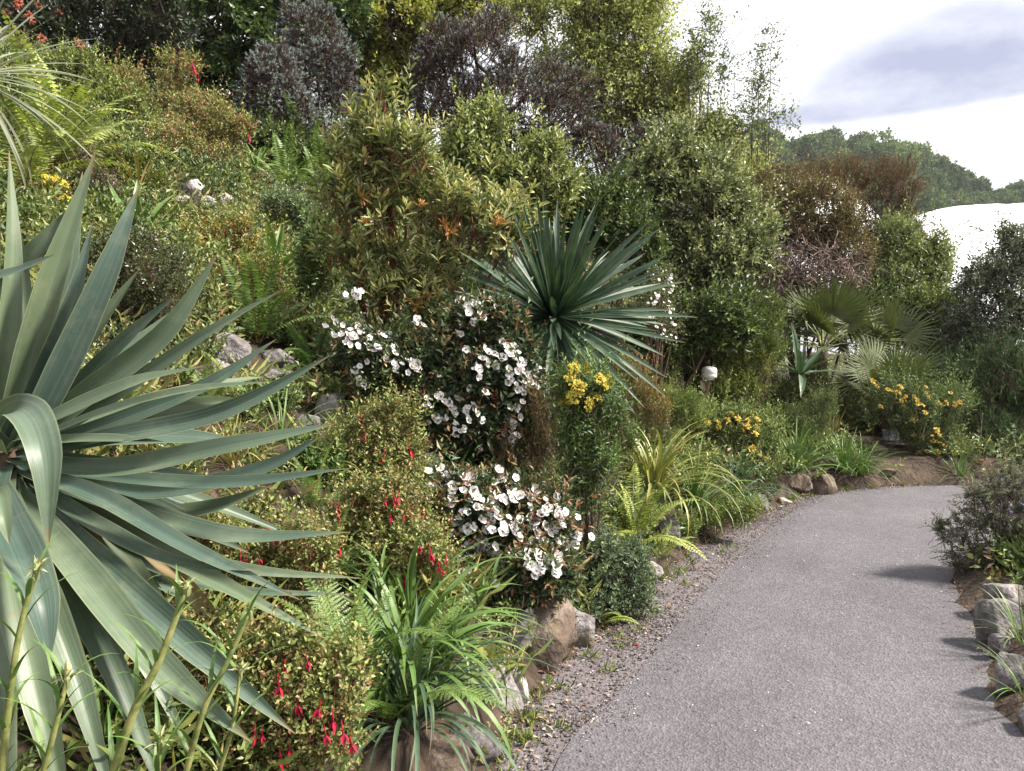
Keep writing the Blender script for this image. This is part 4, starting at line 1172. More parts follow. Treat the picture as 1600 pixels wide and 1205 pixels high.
put_flowers(f2, [(615, 775), (622, 772), (525, 795), (529, 790), (610, 805), (630, 800), (655, 850), (672, 860), (685, 880), (630, 900), (587, 900), (657, 920), (610, 920), (697, 870), (690, 885), (640, 795), (603, 780), (660, 800), (565, 905), (632, 912)], FUCH, 'flower', 1.15, 63, 0, 0.03, down=True)
f3 = shrub('fuchsia', 'green fuchsia with few red flowers below the bush of white open flowers', 'shrub',
           [(565, 690, 50, 50), (610, 680, 45, 55), (590, 740, 60, 35), (640, 720, 40, 35)], 4.1, 900, 0.12, 10, 0.028, 0.013, seed=64, base=foot(590, 4.3), **FUC)
put_flowers(f3, [(570, 678), (600, 709), (640, 700), (563, 650), (622, 735)], FUCH, 'flower', 1.3, 65, 0, 0.03, down=True)
f4 = shrub('fuchsia', 'fuchsia growing through the lower blue-green sword leaves', 'shrub',
           [(400, 890, 80, 50), (470, 850, 70, 45), (330, 830, 60, 35), (460, 960, 70, 45), (250, 900, 70, 40), (180, 900, 50, 40)], 2.8, 1300, 0.10, 10, 0.022, 0.011, seed=66, base=foot(420, 3.0), **FUC)
put_flowers(f4, [(180, 890), (165, 880), (200, 885), (445, 935), (385, 868), (530, 850), (375, 868), (430, 835), (418, 815), (480, 975), (405, 870)], FUCH, 'flower', 1.1, 67, 0, 0.02, down=True)
f5 = shrub('fuchsia', 'large bronzed fuchsia on the upper bank below the dark trees', 'shrub',
           [(270, 110, 35, 28), (290, 190, 70, 40), (340, 195, 45, 25), (200, 140, 28, 40), (330, 260, 50, 45), (250, 240, 60, 45), (370, 205, 20, 15)], 8.6, 2300, 0.18, 9, 0.045, 0.020, seed=68, **{**FUC, 'tmpl': KITE, 'pal': FUCHS + [('#8f7048', 4), ('#966250', 1)]})
put_flowers(f5, [(303, 105), (310, 120), (205, 142), (200, 160), (375, 268), (378, 275), (388, 212), (300, 98), (195, 130)], FUCH, 'flower', 2.0, 69, 0, 0.05, down=True)
shrub('green_shrub', 'yellowish green leafy shrub at the left behind the fern', 'shrub',
      [(130, 130, 50, 45), (170, 180, 55, 40), (120, 200, 45, 40), (90, 130, 30, 35), (210, 200, 40, 35)], 8.2, 1700, 0.18, 9, 0.045, 0.02, 55, [('#6f7c38', 3), ('#86904a', 2), ('#5c6a30', 2)], seed=70, up=0.55)
shrub('dark_twiggy_shrub', 'dark small-leaved shrub behind the upright blue-green sword leaves', 'shrub',
      [(240, 420, 70, 60), (180, 480, 60, 60), (270, 470, 50, 50), (140, 560, 50, 50), (200, 400, 50, 40)], 4.3, 1500, 0.13, 10, 0.022, 0.012, 55, [('#3a4426', 3), ('#4d5832', 2), ('#5f6a40', 1)], seed=71, up=0.35, gap=0.4, m=M_GLOSS, r0=0.012, base=foot(215, 4.35))
shrub('golden_shrub', 'low yellow and orange tinted shrub below the pale stones on the bank', 'shrub',
      [(320, 385, 45, 35), (355, 400, 40, 35), (300, 420, 40, 25), (375, 370, 30, 25), (345, 440, 35, 25)], 6.3, 1000, 0.13, 9, 0.036, 0.014, 60, [('#8a8438', 3), ('#a08a3c', 2), ('#6f7a34', 2), ('#a8763a', 1)], seed=72)
shrub('grey_green_shrub', 'low blue-green leafy shrub hanging over the wall towards the gravel', 'shrub',
      [(925, 870, 48, 48), (965, 900, 52, 45), (915, 940, 40, 45), (985, 930, 38, 28), (945, 950, 50, 32)], 4.35, 1300, 0.12, 10, 0.034, 0.014, 55, [('#55664f', 3), ('#66775e', 3), ('#74855c', 1)], seed=73, up=0.25, r0=0.008, base=foot(905, 4.5))
shrub('bronze_herb', 'feathery bronze-green plant with red tips right of the yellow flower heads', 'plant',
      [(985, 600, 35, 35), (1000, 640, 40, 35), (965, 580, 20, 25)], 6.6, 500, 0.22, 12, 0.035, 0.01, 45, [('#7d7440', 3), ('#8a6440', 1), ('#66703a', 2)], [('#a05a3a', 1), ('#8f8a4c', 2)], seed=74, up=0.8, gap=0, r0=0.008)
shrub('leafy_shrub', 'mid green shrub behind the white mushroom lamp', 'shrub',
      [(1110, 530, 50, 40), (1170, 540, 50, 45), (1060, 560, 40, 35), (1180, 500, 35, 35)], 9.0, 1500, 0.24, 10, 0.06, 0.016, 45, [('#5a6a34', 3), ('#72803f', 2), ('#465a2c', 2)], seed=75, up=0.6)
shrub('spurge', 'yellow-green upright herb right of the white mushroom lamp', 'plant',
      [(1165, 590, 35, 40), (1185, 570, 20, 35), (1140, 620, 40, 30)], 8.8, 550, 0.25, 14, 0.05, 0.012, 50, [('#76803a', 3), ('#8f9448', 2), ('#5c6a32', 2)], seed=76, up=0.85, gap=0)
p1 = shrub('jerusalem_sage', 'grey-green sage with orange-yellow flower whorls in front of the lamp', 'plant',
           [(1140, 690, 60, 40), (1180, 680, 40, 40), (1110, 670, 40, 30), (1170, 730, 50, 35)], 7.6, 900, 0.22, 12, 0.055, 0.016, 55, [('#6a7a44', 3), ('#7f8e54', 2), ('#566a38', 2)], seed=77, up=0.75, gap=0, m=M_MATT, tmpl=LEAF)
PF = [(1097, 655), (1105, 662), (1120, 660), (1144, 647), (1173, 648), (1183, 656), (1152, 654), (1168, 657), (1160, 664), (1168, 667), (1182, 668), (1179, 678), (1160, 673), (1177, 700), (1182, 707), (1188, 712), (1197, 718), (1172, 714), (1190, 716), (1122, 668), (1092, 668), (1086, 680), (1136, 657), (1173, 703)]
put_flowers(p1, PF, PHLO, 'flower', 1.0, 78, 0, 0.04)
p2 = shrub('jerusalem_sage', 'grey-green sage with many yellow flower whorls at the far bend of the path', 'plant',
           [(1420, 640, 55, 40), (1470, 640, 45, 40), (1400, 610, 35, 30), (1460, 700, 40, 45), (1440, 670, 50, 40)], 8.9, 1100, 0.24, 12, 0.055, 0.015, 55, [('#5f7044', 3), ('#728254', 2), ('#4a5e36', 2)], seed=79, up=0.7, gap=0.1, m=M_MATT, tmpl=LEAF, base=foot(1450, 9.2))
PG = [(1364, 596), (1370, 604), (1387, 609), (1394, 613), (1402, 614), (1406, 605), (1408, 627), (1412, 624), (1415, 620), (1428, 620), (1433, 625), (1433, 630), (1441, 634), (1434, 605), (1446, 605), (1446, 615), (1450, 620), (1445, 645), (1465, 628), (1470, 633), (1478, 630), (1490, 632), (1495, 630), (1500, 629), (1485, 614), (1426, 658), (1376, 636), (1428, 681), (1440, 684), (1457, 682), (1466, 680), (1463, 672), (1468, 692), (1476, 698), (1435, 709), (1448, 706), (1466, 706), (1476, 707), (1487, 709), (1490, 706), (1466, 723), (1462, 724), (1470, 735), (1473, 733), (1468, 746), (1458, 690)]
put_flowers(p2, PG, PHLO, 'flower', 1.0, 80, 0, 0.05)
rs = shrub('rosemary', 'woody grey-green rosemary leaning over the path edge at the right', 'shrub',
           [(1560, 800, 65, 50), (1600, 770, 55, 45), (1525, 815, 45, 30), (1590, 850, 60, 45), (1520, 880, 35, 22), (1570, 770, 35, 30), (1490, 830, 26, 18), (1640, 820, 60, 70), (1505, 865, 40, 26), (1535, 770, 30, 25)], 5.1, 1150, 0.17, 26, 0.030, 0.009, 52,
           [('#64695a', 3), ('#777a6a', 2), ('#575e4c', 2), ('#6f6258', 1)], [('#858a7a', 1)], seed=81, up=0.3, gap=0.5, leaders=0.03, shell=0.3, m=M_MATT, base=foot(1575, 5.1), bark=M_TWIG, r0=0.010, nb=9, twr=0.0012, lump=0.4)
put_flowers(rs, [(1560, 745), (1593, 755), (1597, 788), (1565, 750), (1492, 832), (1580, 800)], [whorl_flower(33, '#6a6cc0')], 'flower', 0.28, 82, 0, 0.02)

# ------------------------------------------------------------------ the great blue-green rosette in the foreground
def great_rosette():
    rng = np.random.default_rng(90)
    b = foot(20, 2.4); t = thing('giant_yucca', 'huge blue-green sword-leaved rosette filling the left foreground', 'plant', b)
    crown = P(15, 712, 2.35)
    mb = MB(); mb.add(*tube(smooth_line([b - [0, 0, 0.1], b * 0.5 + crown * 0.5 + [0.03, 0, 0], crown], 7), np.linspace(0.13, 0.10, 7), 10))
    obj('trunk', mb.mesh('trunk', M_BARK, b, smooth=True), t)
    D = 2.35
    leaves = [  # pixel path from base to tip with distance, width in pixels, how far the upper side turns to the camera
        ([(-6, 690, D), (8, 560, D), (18, 400, D + .05), (14, 235, D + .12)], 46, .8),
        ([(10, 690, D), (35, 600, D), (78, 440, D + .02), (150, 236, D + .1)], 66, .8),
        ([(30, 690, D + .1), (70, 560, D + .1), (105, 420, D + .15), (129, 268, D + .25)], 44, .8),
        ([(25, 700, D - .03), (75, 620, D - .05), (160, 440, D - .02), (218, 290, D + .06)], 62, .8),
        ([(40, 700, D), (130, 620, D - .02), (255, 520, D), (341, 394, D + .05)], 58, .75),
        ([(40, 705, D + .06), (170, 625, D + .05), (310, 532, D + .05), (441, 453, D + .05)], 44, .7),
        ([(-60, 520, D + .2), (0, 446, D + .2), (55, 388, D + .2), (113, 322, D + .25)], 42, .7),
        ([(-90, 470, D - .2), (-20, 440, D - .2), (40, 420, D - .2), (86, 398, D - .2)], 34, .4),
        ([(-30, 690, D), (-22, 520, D), (-12, 420, D), (0, 330, D)], 40, .8),
        ([(15, 690, D + .05), (40, 560, D + .05), (36, 430, D + .1), (28, 340, D + .15)], 40, .8),
        ([(10, 690, D - .02), (60, 600, D - .02), (110, 480, D), (146, 345, D + .05)], 50, .8),
        ([(20, 690, D - .1), (90, 650, D - .14), (210, 600, D - .16), (322, 572, D - .18)], 46, .5),
        ([(30, 710, D), (180, 660, D - .02), (330, 600, D), (432, 530, D + .05)], 48, .7),
        ([(30, 700, D - .05), (150, 650, D - .08), (290, 612, D - .1), (428, 596, D - .12)], 34, .45),
        ([(30, 715, D - .1), (170, 685, D - .18), (350, 645, D - .2), (517, 555, D - .16)], 52, .6),
        ([(20, 720, D - .1), (180, 735, D - .2), (360, 700, D - .24), (525, 662, D - .24)], 58, .55),
        ([(20, 700, D - .1), (90, 690, D - .16), (170, 688, D - .2), (256, 690, D - .22)], 38, .5),
        ([(30, 725, D), (220, 770, D - .02), (400, 735, D), (505, 680, D + .03)], 46, .7),
        ([(20, 725, D - .05), (200, 750, D - .12), (370, 756, D - .14), (545, 732, D - .12)], 42, .5),
        ([(20, 730, D - .05), (180, 790, D - .15), (360, 838, D - .2), (548, 832, D - .2)], 58, .55),
        ([(40, 740, D + .06), (190, 800, D + .03), (320, 795, D), (428, 758, D)], 44, .75),
        ([(-25, 690, D - .3), (30, 640, D - .5), (68, 700, D - .62), (76, 852, D - .66)], 80, .85),
        ([(-60, 790, D - .5), (-10, 770, D - .65), (4, 800, D - .72), (14, 850, D - .74)], 44, .8),
        ([(40, 740, D - .05), (190, 830, D - .16), (330, 905, D - .22), (512, 1000, D - .26)], 50, .7),
        ([(30, 735, D - .1), (150, 775, D - .26), (300, 860, D - .34), (470, 938, D - .38)], 46, .65),
        ([(60, 760, D - .1), (150, 822, D - .26), (270, 880, D - .34), (411, 893, D - .36)], 44, .6),
        ([(60, 760, D), (210, 838, D - .06), (380, 890, D - .08), (566, 904, D - .08)], 40, .6),
        ([(40, 770, D), (190, 860, D), (350, 920, D), (552, 930, D)], 36, .7),
        ([(20, 760, D - .1), (130, 860, D - .3), (290, 1000, D - .45), (462, 1147, D - .55)], 74, .75),
        ([(10, 760, D - .12), (110, 870, D - .36), (250, 1040, D - .52), (394, 1160, D - .62)], 78, .75),
        ([(-10, 750, D - .2), (20, 830, D - .5), (60, 930, D - .66), (78, 1032, D - .70)], 92, .85),
        ([(0, 760, D - .2), (20, 900, D - .5), (60, 1080, D - .66), (110, 1290, D - .75)], 96, .85),
        ([(10, 760, D - .16), (60, 900, D - .42), (120, 1060, D - .55), (180, 1270, D - .65)], 70, .8),
        ([(20, 760, D - .12), (90, 890, D - .34), (180, 1050, D - .46), (262, 1260, D - .56)], 64, .8),
        ([(30, 770, D - .08), (120, 890, D - .25), (220, 1020, D - .34), (300, 1180, D - .42)], 56, .8),
        ([(-10, 770, D - .2), (-10, 900, D - .45), (0, 1060, D - .6), (24, 1260, D - .7)], 66, .85),
        ([(20, 760, D), (120, 830, D - .06), (230, 940, D - .1), (330, 1080, D - .1)], 48, .8),
        ([(-40, 760, D - .2), (-60, 900, D - .45), (-80, 1050, D - .55), (-70, 1250, D - .65)], 70, .85),
        ([(30, 750, D + .15), (150, 850, D + .15), (260, 915, D + .15), (400, 990, D + .12)], 46, .8),
    ]
    for pts, w, face in leaves:
        q = smooth_line([P(*p) for p in pts], 22)
        q[0] = q[0] * 0.5 + crown * 0.5
        mid = q[len(q) // 2]
        tocam = unit(np.array([0, 0, CAMZ]) - mid)
        nrm = tocam * face + np.array([0.12, 0, 0.75]) * (1.15 - face)
        lead = unit(q[-1] - q[0])
        if lead[2] > 0.55: nrm = nrm + np.array([0.15, 0, 0.0])
        tw = rng.normal(0, 0.5)
        nn = np.array([nrm + tw * (s - 0.3) * np.cross(lead, nrm) for s in np.linspace(0, 1, 22)])
        wm = w * pts[1][2] / F * rng.uniform(0.60, 0.76)
        mb = MB(); strip(mb, q, nn, wm, 0.42 + rng.uniform(-0.12, 0.15), across=9, wave=0.10, rng=rng)
        obj('leaf', mb.mesh('leaf', M_AGAVE, b, smooth=True), t)
    for k in range(26):                                # inner and lower leaves half hidden between the big ones
        a = math.radians(rng.uniform(-75, 60)); el = math.radians(rng.choice([rng.uniform(-60, -10), rng.uniform(5, 75)])); L = rng.uniform(0.55, 0.85)
        d = np.array([math.cos(a) * math.cos(el), math.sin(a) * math.cos(el) * 0.8 + 0.12, math.sin(el)])
        s = np.linspace(0, 1, 14)[:, None]
        q = crown + [0, 0.06, 0] + d * L * s - np.array([0, 0, rng.uniform(0.02, 0.2)]) * L * s ** 2
        mb = MB(); strip(mb, q, np.array([0.1, -0.6, 0.9]) + rng.normal(0, 0.3, 3), rng.uniform(0.05, 0.085), 0.4, across=7, wave=0.1, rng=rng)
        obj('leaf', mb.mesh('leaf', M_AGAVE, b, smooth=True), t)
    for px, py in ((120, 1010), (230, 1090), (40, 1120), (330, 960), (180, 900)):      # withered ones hanging below
        q = smooth_line([crown - [0, 0, 0.05], crown * 0.5 + P(px, py - 60, 2.2) * 0.5, P(px, py, 2.15), P(px + 12, py + 90, 2.12)], 14)
        mb = MB(); strip(mb, q, [0.2, -1.0, 0.3], 0.05, 0.7, across=7, wave=0.25, rng=rng)
        obj('dead_leaf', mb.mesh('dead_leaf', M_DEAD, b, smooth=True), t)
    for k in range(13):                                # the leaves that point away to the back and out of the frame
        a = math.radians(100 + k * 13); el = math.radians(rng.uniform(-5, 55)); L = rng.uniform(0.8, 1.0)
        d = np.array([math.cos(a) * math.cos(el), math.sin(a) * math.cos(el), math.sin(el)])
        if d[0] > -0.15: d[0] = -0.3
        s = np.linspace(0, 1, 14)[:, None]
        q = crown + d * L * s - np.array([0, 0, 0.25]) * L * s ** 2
        mb = MB(); strip(mb, q, [0, 0, 1.0], 0.12, 0.35, across=7, wave=0.07, rng=rng)
        obj('leaf', mb.mesh('leaf', M_AGAVE, b, smooth=True), t)


great_rosette()


def sword_rosette(name, label, centre, base, axis, n, L, w, m, seed, th_max=125, trunk=0.07, dmin=3, dmax=40):
    rng = np.random.default_rng(seed)
    t = thing(name, label, 'plant', base)
    if trunk:
        q = smooth_line([base - [0, 0, 0.05], base * 0.5 + centre * 0.5, centre], 6)
        obj('trunk', MB().add(*tube(q, np.linspace(trunk, trunk * 0.8, 6), 8)).mesh('trunk', M_BARK, base, smooth=True), t)
    prof = np.interp(np.linspace(0, 1, 14), [0, 0.1, 0.5, 0.8, 1], [0.55, 0.6, 1.0, 0.62, 0.02])
    ms = []
    for k in range(6):
        p, nn = arc(L * (0.94 + 0.03 * k), 0, dmin + (dmax - dmin) * (k / 5) ** 1.6, 14, 0.03 * (-1) ** k)
        mb = MB(); strip(mb, p, nn, w, 0.38, prof, 5); ms.append(mb.mesh('leaf', m, smooth=True))
    A = Vector(axis).normalized()
    for i in range(n):
        f = (i + 0.5) / n
        th = math.radians(6 + (th_max - 6) * f ** 0.85)
        ph = i * 2.39996 + rng.normal(0, 0.15)
        e1 = A.orthogonal().normalized(); e2 = A.cross(e1)
        o = e1 * math.cos(ph) + e2 * math.sin(ph)
        X = (A * math.cos(th) + o * math.sin(th)); X = (X + Vector(rng.normal(0, 0.075, 3))).normalized()
        Z = (A - X * A.dot(X)).normalized(); Y = Z.cross(X)
        R = Matrix((X, Y, Z)).transposed()
        k = min(5, max(0, int(f * 6 + rng.normal(0, 0.7))))
        obj('leaf', ms[k], t, centre - base + np.array(o) * 0.03, R, rng.uniform(0.82, 1.12) * (0.8 if f < 0.08 else 1))
    return t


sword_rosette('yucca', 'dense dark green rosette of sword leaves in the middle of the bank', P(866, 492, 5.4), foot(866, 5.5), (0.03, -0.76, 0.60), 200, 0.82, 0.046, M_YUCCA_DK, 91, 120, 0.07, 2, 14)
sword_rosette('cordyline', 'pale grey-green spiky cordyline at the left edge of the upper bank', P(-50, 120, 5.2), foot(-60, 5.4), (0.25, -0.5, 0.8), 90, 0.85, 0.022, M_CORD, 92, 130, 0.05, 10, 70)
sword_rosette('agave', 'dark agave with broad arching leaves left of the fan palms', P(1250, 585, 9.3), foot(1252, 9.4), (0.1, -0.2, 0.9), 15, 0.6, 0.085, M_YUCCA, 93, 88, 0, 8, 60)
sword_rosette('young_agave', 'small agave-like rosette of upright green blades on the mid bank', G(432, 440) + [0, 0, 0.03], G(432, 440), (0, -0.1, 1), 18, 0.55, 0.07, M_STRAP, 94, 75, 0, 5, 40)
sword_rosette('young_agave', 'small rosette of green blades just behind the tips of the blue-green leaves', G(215, 385) + [0, 0, 0.03], G(215, 385), (0.05, -0.2, 1), 18, 0.5, 0.06, M_STRAP, 95, 85, 0, 10, 60)
sword_rosette('small_yucca', 'small spiky yucca by the path bend behind the white plant tag', G(1300, 690) + [0, 0, 0.05], G(1300, 690), (0, -0.2, 1), 34, 0.40, 0.014, M_STRAP_D, 96, 80, 0, 5, 30)

# ------------------------------------------------------------------ strap-leaved clumps and grasses
S_LILY = blades('lily', M_STRAP, stage(8, 0.52, 0.021, 84, 30, 85, 150), 0.3, GRASSY)
S_DARK = blades('dark', M_YUCCA, stage(8, 0.55, 0.017, 84, 30, 80, 145), 0.35, GRASSY)
S_LIB = blades('lib', M_STRAP_Y, stage(8, 0.66, 0.018, 86, 40, 75, 150), 0.3, GRASSY)
S_GRN = blades('grn', M_STRAP, stage(8, 0.56, 0.015, 86, 38, 60, 130), 0.3, GRASSY)
S_TAW = blades('taw', M_STRAP_D, stage(7, 0.50, 0.014, 75, 20, 50, 80), 0.3, GRASSY)
S_FINE = blades('fine', M_STRAP, stage(8, 0.46, 0.0105, 88, 35, 40, 95), 0.2, GRASSY)
S_UP = blades('up', M_YUCCA, stage(6, 0.36, 0.008, 89, 70, 8, 40), 0.3, GRASSY)
S_WIDE = blades('wide', M_STRAP, stage(6, 0.5, 0.028, 80, 35, 40, 100), 0.3, GRASSY)
for nm, lb, px, py, n, ms, sc, tl in (
        ('lily_clump', 'lush clump of arching green straps spilling to the gravel at the bottom', 632, 1075, 110, S_LILY, 1.08, 0),
        ('lily_clump', 'dark drooping strap clump at the bottom edge beside the gravel', 640, 1150, 90, S_DARK, 0.95, 0),
        ('lily_clump', 'pale upright strap clump under the reddish fuchsia', 640, 985, 60, S_GRN, 1.0, 0),
        ('libertia_clump', 'big fountain of yellowing straps above the wall left of the yellow whorls', 1020, 785, 120, S_LIB, 1.2, 0),
        ('libertia_clump', 'green strap clump just right of the yellowing fountain of straps', 1085, 800, 90, S_GRN, 1.05, 0),
        ('libertia_clump', 'dark green strap clump below the yellow whorls near the verge', 1150, 790, 100, S_DARK, 1.0, 0),
        ('libertia_clump', 'low strap clump at the wall end beside the fern', 1105, 820, 50, S_GRN, 0.62, 0),
        ('grass_tuft', 'fine green tuft above the low rocks at the path bend', 1243, 738, 120, S_FINE, 1.3, 0),
        ('grass_tuft', 'bright green tuft right beside the round boulder at the bend', 1318, 754, 120, S_FINE, 1.15, 0),
        ('grass_tuft', 'second green tuft at the bend, next to the bare soil', 1348, 750, 90, S_FINE, 1.0, 0),
        ('grass_tuft', 'tall thin upright tuft between lamp and dark agave', 1222, 690, 60, S_GRN, 0.9, 0),
        ('grass_tuft', 'grassy tuft at the foot of the mushroom lamp', 1095, 690, 60, S_FINE, 1.2, 0),
        ('grass_tuft', 'leafy grass right of the mushroom lamp under the spurge', 1160, 650, 60, S_GRN, 0.9, 0),
        ('grass_tuft', 'grassy tuft left of the mushroom lamp behind the yellowing straps', 1040, 670, 60, S_GRN, 0.95, 0),
        ('flax_clump', 'straps rising in front of the speckled green shrub', 1085, 590, 36, S_WIDE, 1.2, 0),
        ('flax_clump', 'tawny strap clump behind the right tips of the blue-green leaves', 365, 735, 50, S_TAW, 0.8, 0),
        ('flax_clump', 'olive strap clump between the rocks and the lower sword leaves', 440, 700, 40, S_GRN, 0.7, 0),
        ('flax_clump', 'reddish tawny straps left of the few-flowered fuchsia', 495, 735, 36, S_TAW, 0.75, 0),
        ('flax_clump', 'dry tawny strap clump on the upper bank above the pale stones', 215, 300, 44, S_TAW, 1.1, 0),
        ('flax_clump', 'green straps among the dark stems below the tall heath', 400, 270, 24, S_WIDE, 0.9, 0),
        ('rush_clump', 'blue-green upright rushes behind the wall fern', 915, 830, 70, S_UP, 1.0, 0),
        ('rush_clump', 'upright rushes under the rusty heath spires', 875, 790, 50, S_UP, 0.9, 0),
        ('flax_clump', 'strap leaves at the bottom left corner under the giant rosette', 160, 1180, 36, S_GRN, 0.6, 0),
        ('grass_tuft', 'pale bent grass behind the rocks at the right edge', 1600, 1010, 40, S_FINE, 0.7, 0),
        ('grass_tuft', 'dry grass between the lower rocks at the right edge', 1612, 1110, 36, S_FINE, 0.6, 0),
        ('grass_tuft', 'fringe of grass under the broom bush at the far kerb', 1500, 745, 60, S_FINE, 0.9, 0),
        ('grass_tuft', 'small grass clump at the foot of the big wall stone', 893, 1005, 18, S_FINE, 0.4, 0)):
    clump(nm, lb, 'grass' if 'tuft' in nm else 'plant', G(px, py), n, ms, sc, abs(hash((px, py))) % 9973 if False else px * 7 + py, None, 0.07)

# ------------------------------------------------------------------ ferns
for lb, px, py, n, kd, sc in (
        ('upright fern with finely cut fronds left of the lush strap clump', 545, 1085, 7, 'near', 0.95),
        ('arching fern leaning across the front of the lush strap clump', 600, 1150, 6, 'near', 0.95),
        ('small yellow-green fern hanging on the wall left of the big stone', 765, 1060, 9, 'nearY', 0.42),
        ('tiny yellow-green fern low on the wall beside the straps', 745, 1110, 8, 'nearY', 0.36),
        ('soft fern behind the upright fern in the foreground', 505, 930, 8, 'near', 0.7),
        ('fresh green fern arching over the wall above the verge', 990, 852, 14, 'midY', 0.85),
        ('fern at the wall end nearest the yellowing straps', 1030, 885, 9, 'midY', 0.46),
        ('small fern dangling from the grey-green shrub onto the gravel', 935, 975, 7, 'midY', 0.35),
        ('yellow-green fern right of the rusty heath spires', 885, 745, 10, 'midY', 0.7),
        ('fern below the acid yellow flower heads', 925, 770, 9, 'mid', 0.6),
        ('tall fern standing behind the mid-bank rocks', 402, 540, 9, 'mid', 0.95),
        ('low spreading dark fern beside the white flowered bush', 487, 585, 14, 'dark', 0.75),
        ('bright fern at the left edge of the upper bank', 85, 270, 14, 'midY', 1.5),
        ('yellowish fern below the cordyline', 40, 300, 10, 'midY', 1.3),
        ('dark fern under the narrow heath', 450, 300, 11, 'mid', 1.25),
        ('dark fern right of the dry tawny straps', 500, 310, 11, 'mid', 1.2),
        ('shaded fern under the tall heath', 470, 262, 10, 'mid', 1.3),
        ('low fern at the base of the olive whorled shrub', 510, 420, 9, 'dark', 0.7),
        ('fern above the round boulder beside the sage', 1205, 700, 8, 'midY', 0.6),
        ('fern by the lower rocks of the mid bank', 330, 640, 8, 'mid', 0.55),
        ('fern among the fuchsia below the sword leaf tips', 490, 800, 7, 'near', 0.7)):
    fern(lb, G(px, py), n, kd, sc, px + py)


# ------------------------------------------------------------------ fan palms
def fan_mesh(seed, r, n=26, spread=205, pet=0.5):
    rng = np.random.default_rng(seed); mb = MB()
    pp = np.array([[0, 0, 0], [pet * 0.5, 0, 0.03], [pet, 0, 0.0]])
    prof = np.interp(np.linspace(0, 1, 9), [0, 0.35, 0.6, 1], [0.35, 1.0, 0.75, 0.05])
    for k in range(n):
        a = math.radians(-spread / 2 + spread * k / (n - 1)) + rng.normal(0, 0.02)
        ln = r * (1 - 0.25 * abs(2 * k / (n - 1) - 1)) * rng.uniform(0.9, 1.08)
        s = np.linspace(0, 1, 9)
        q = np.c_[pet + ln * s * math.cos(a), ln * s * math.sin(a), 0.06 * s - (0.10 + 0.25 * abs(a) / 3) * ln * s ** 2.5]
        strip(mb, q, [0, 0, 1.0], r * math.radians(spread) / n * 0.46, 0.45, prof, 3)
    return mb.mesh('fan_leaf', M_PALM, smooth=True)


PETIOLE = MB().add(*tube(np.array([[0, 0, 0], [0.21, 0, 0.03], [0.43, 0, 0.0]]), [0.010, 0.008, 0.006], 5)).mesh('petiole', M_STEM, smooth=True)
FANS = [fan_mesh(k, 0.46 + 0.04 * k, 26, 190 + 14 * k, 0.42) for k in range(3)]


def palm(label, px, py, d, n, seed, sc=1.0):
    rng = np.random.default_rng(seed)
    c = P(px, py, d); b = foot(px, d + 0.1)
    t = thing('fan_palm', label, 'palm', b)
    obj('trunk', MB().add(*tube(smooth_line([b, b * .5 + c * .5, c], 5), [0.09, 0.085, 0.08, 0.075, 0.07], 8)).mesh('trunk', M_BARK, b, smooth=True), t)
    for i in range(n):
        a = i * 2.39996 + rng.normal(0, 0.2); el = math.radians(70 - 75 * (i / n))
        X = Vector((math.cos(a) * math.cos(el), math.sin(a) * math.cos(el), math.sin(el)))
        Z = Vector((0, -0.75, 0.55)) * 0.6 + Vector((0, 0, 1)) * 0.4
        Z = (Z - X * Z.dot(X)).normalized(); Y = Z.cross(X)
        fl_ = obj('fan_leaf', FANS[i % 3], t, c - b, Matrix((X, Y, Z)).transposed(), sc * rng.uniform(0.85, 1.1))
        obj('petiole', PETIOLE, fl_)


palm('fan palm with pale lower fans below the bare twig tangle', 1285, 545, 10.2, 16, 101, 1.15)
palm('fan palm right beside the first, under the light green shrub', 1372, 555, 10.7, 13, 102, 1.05)
palm('low yellowing fan palm in front, touching the yellow-flowered sage', 1385, 625, 9.5, 16, 103, 0.95)

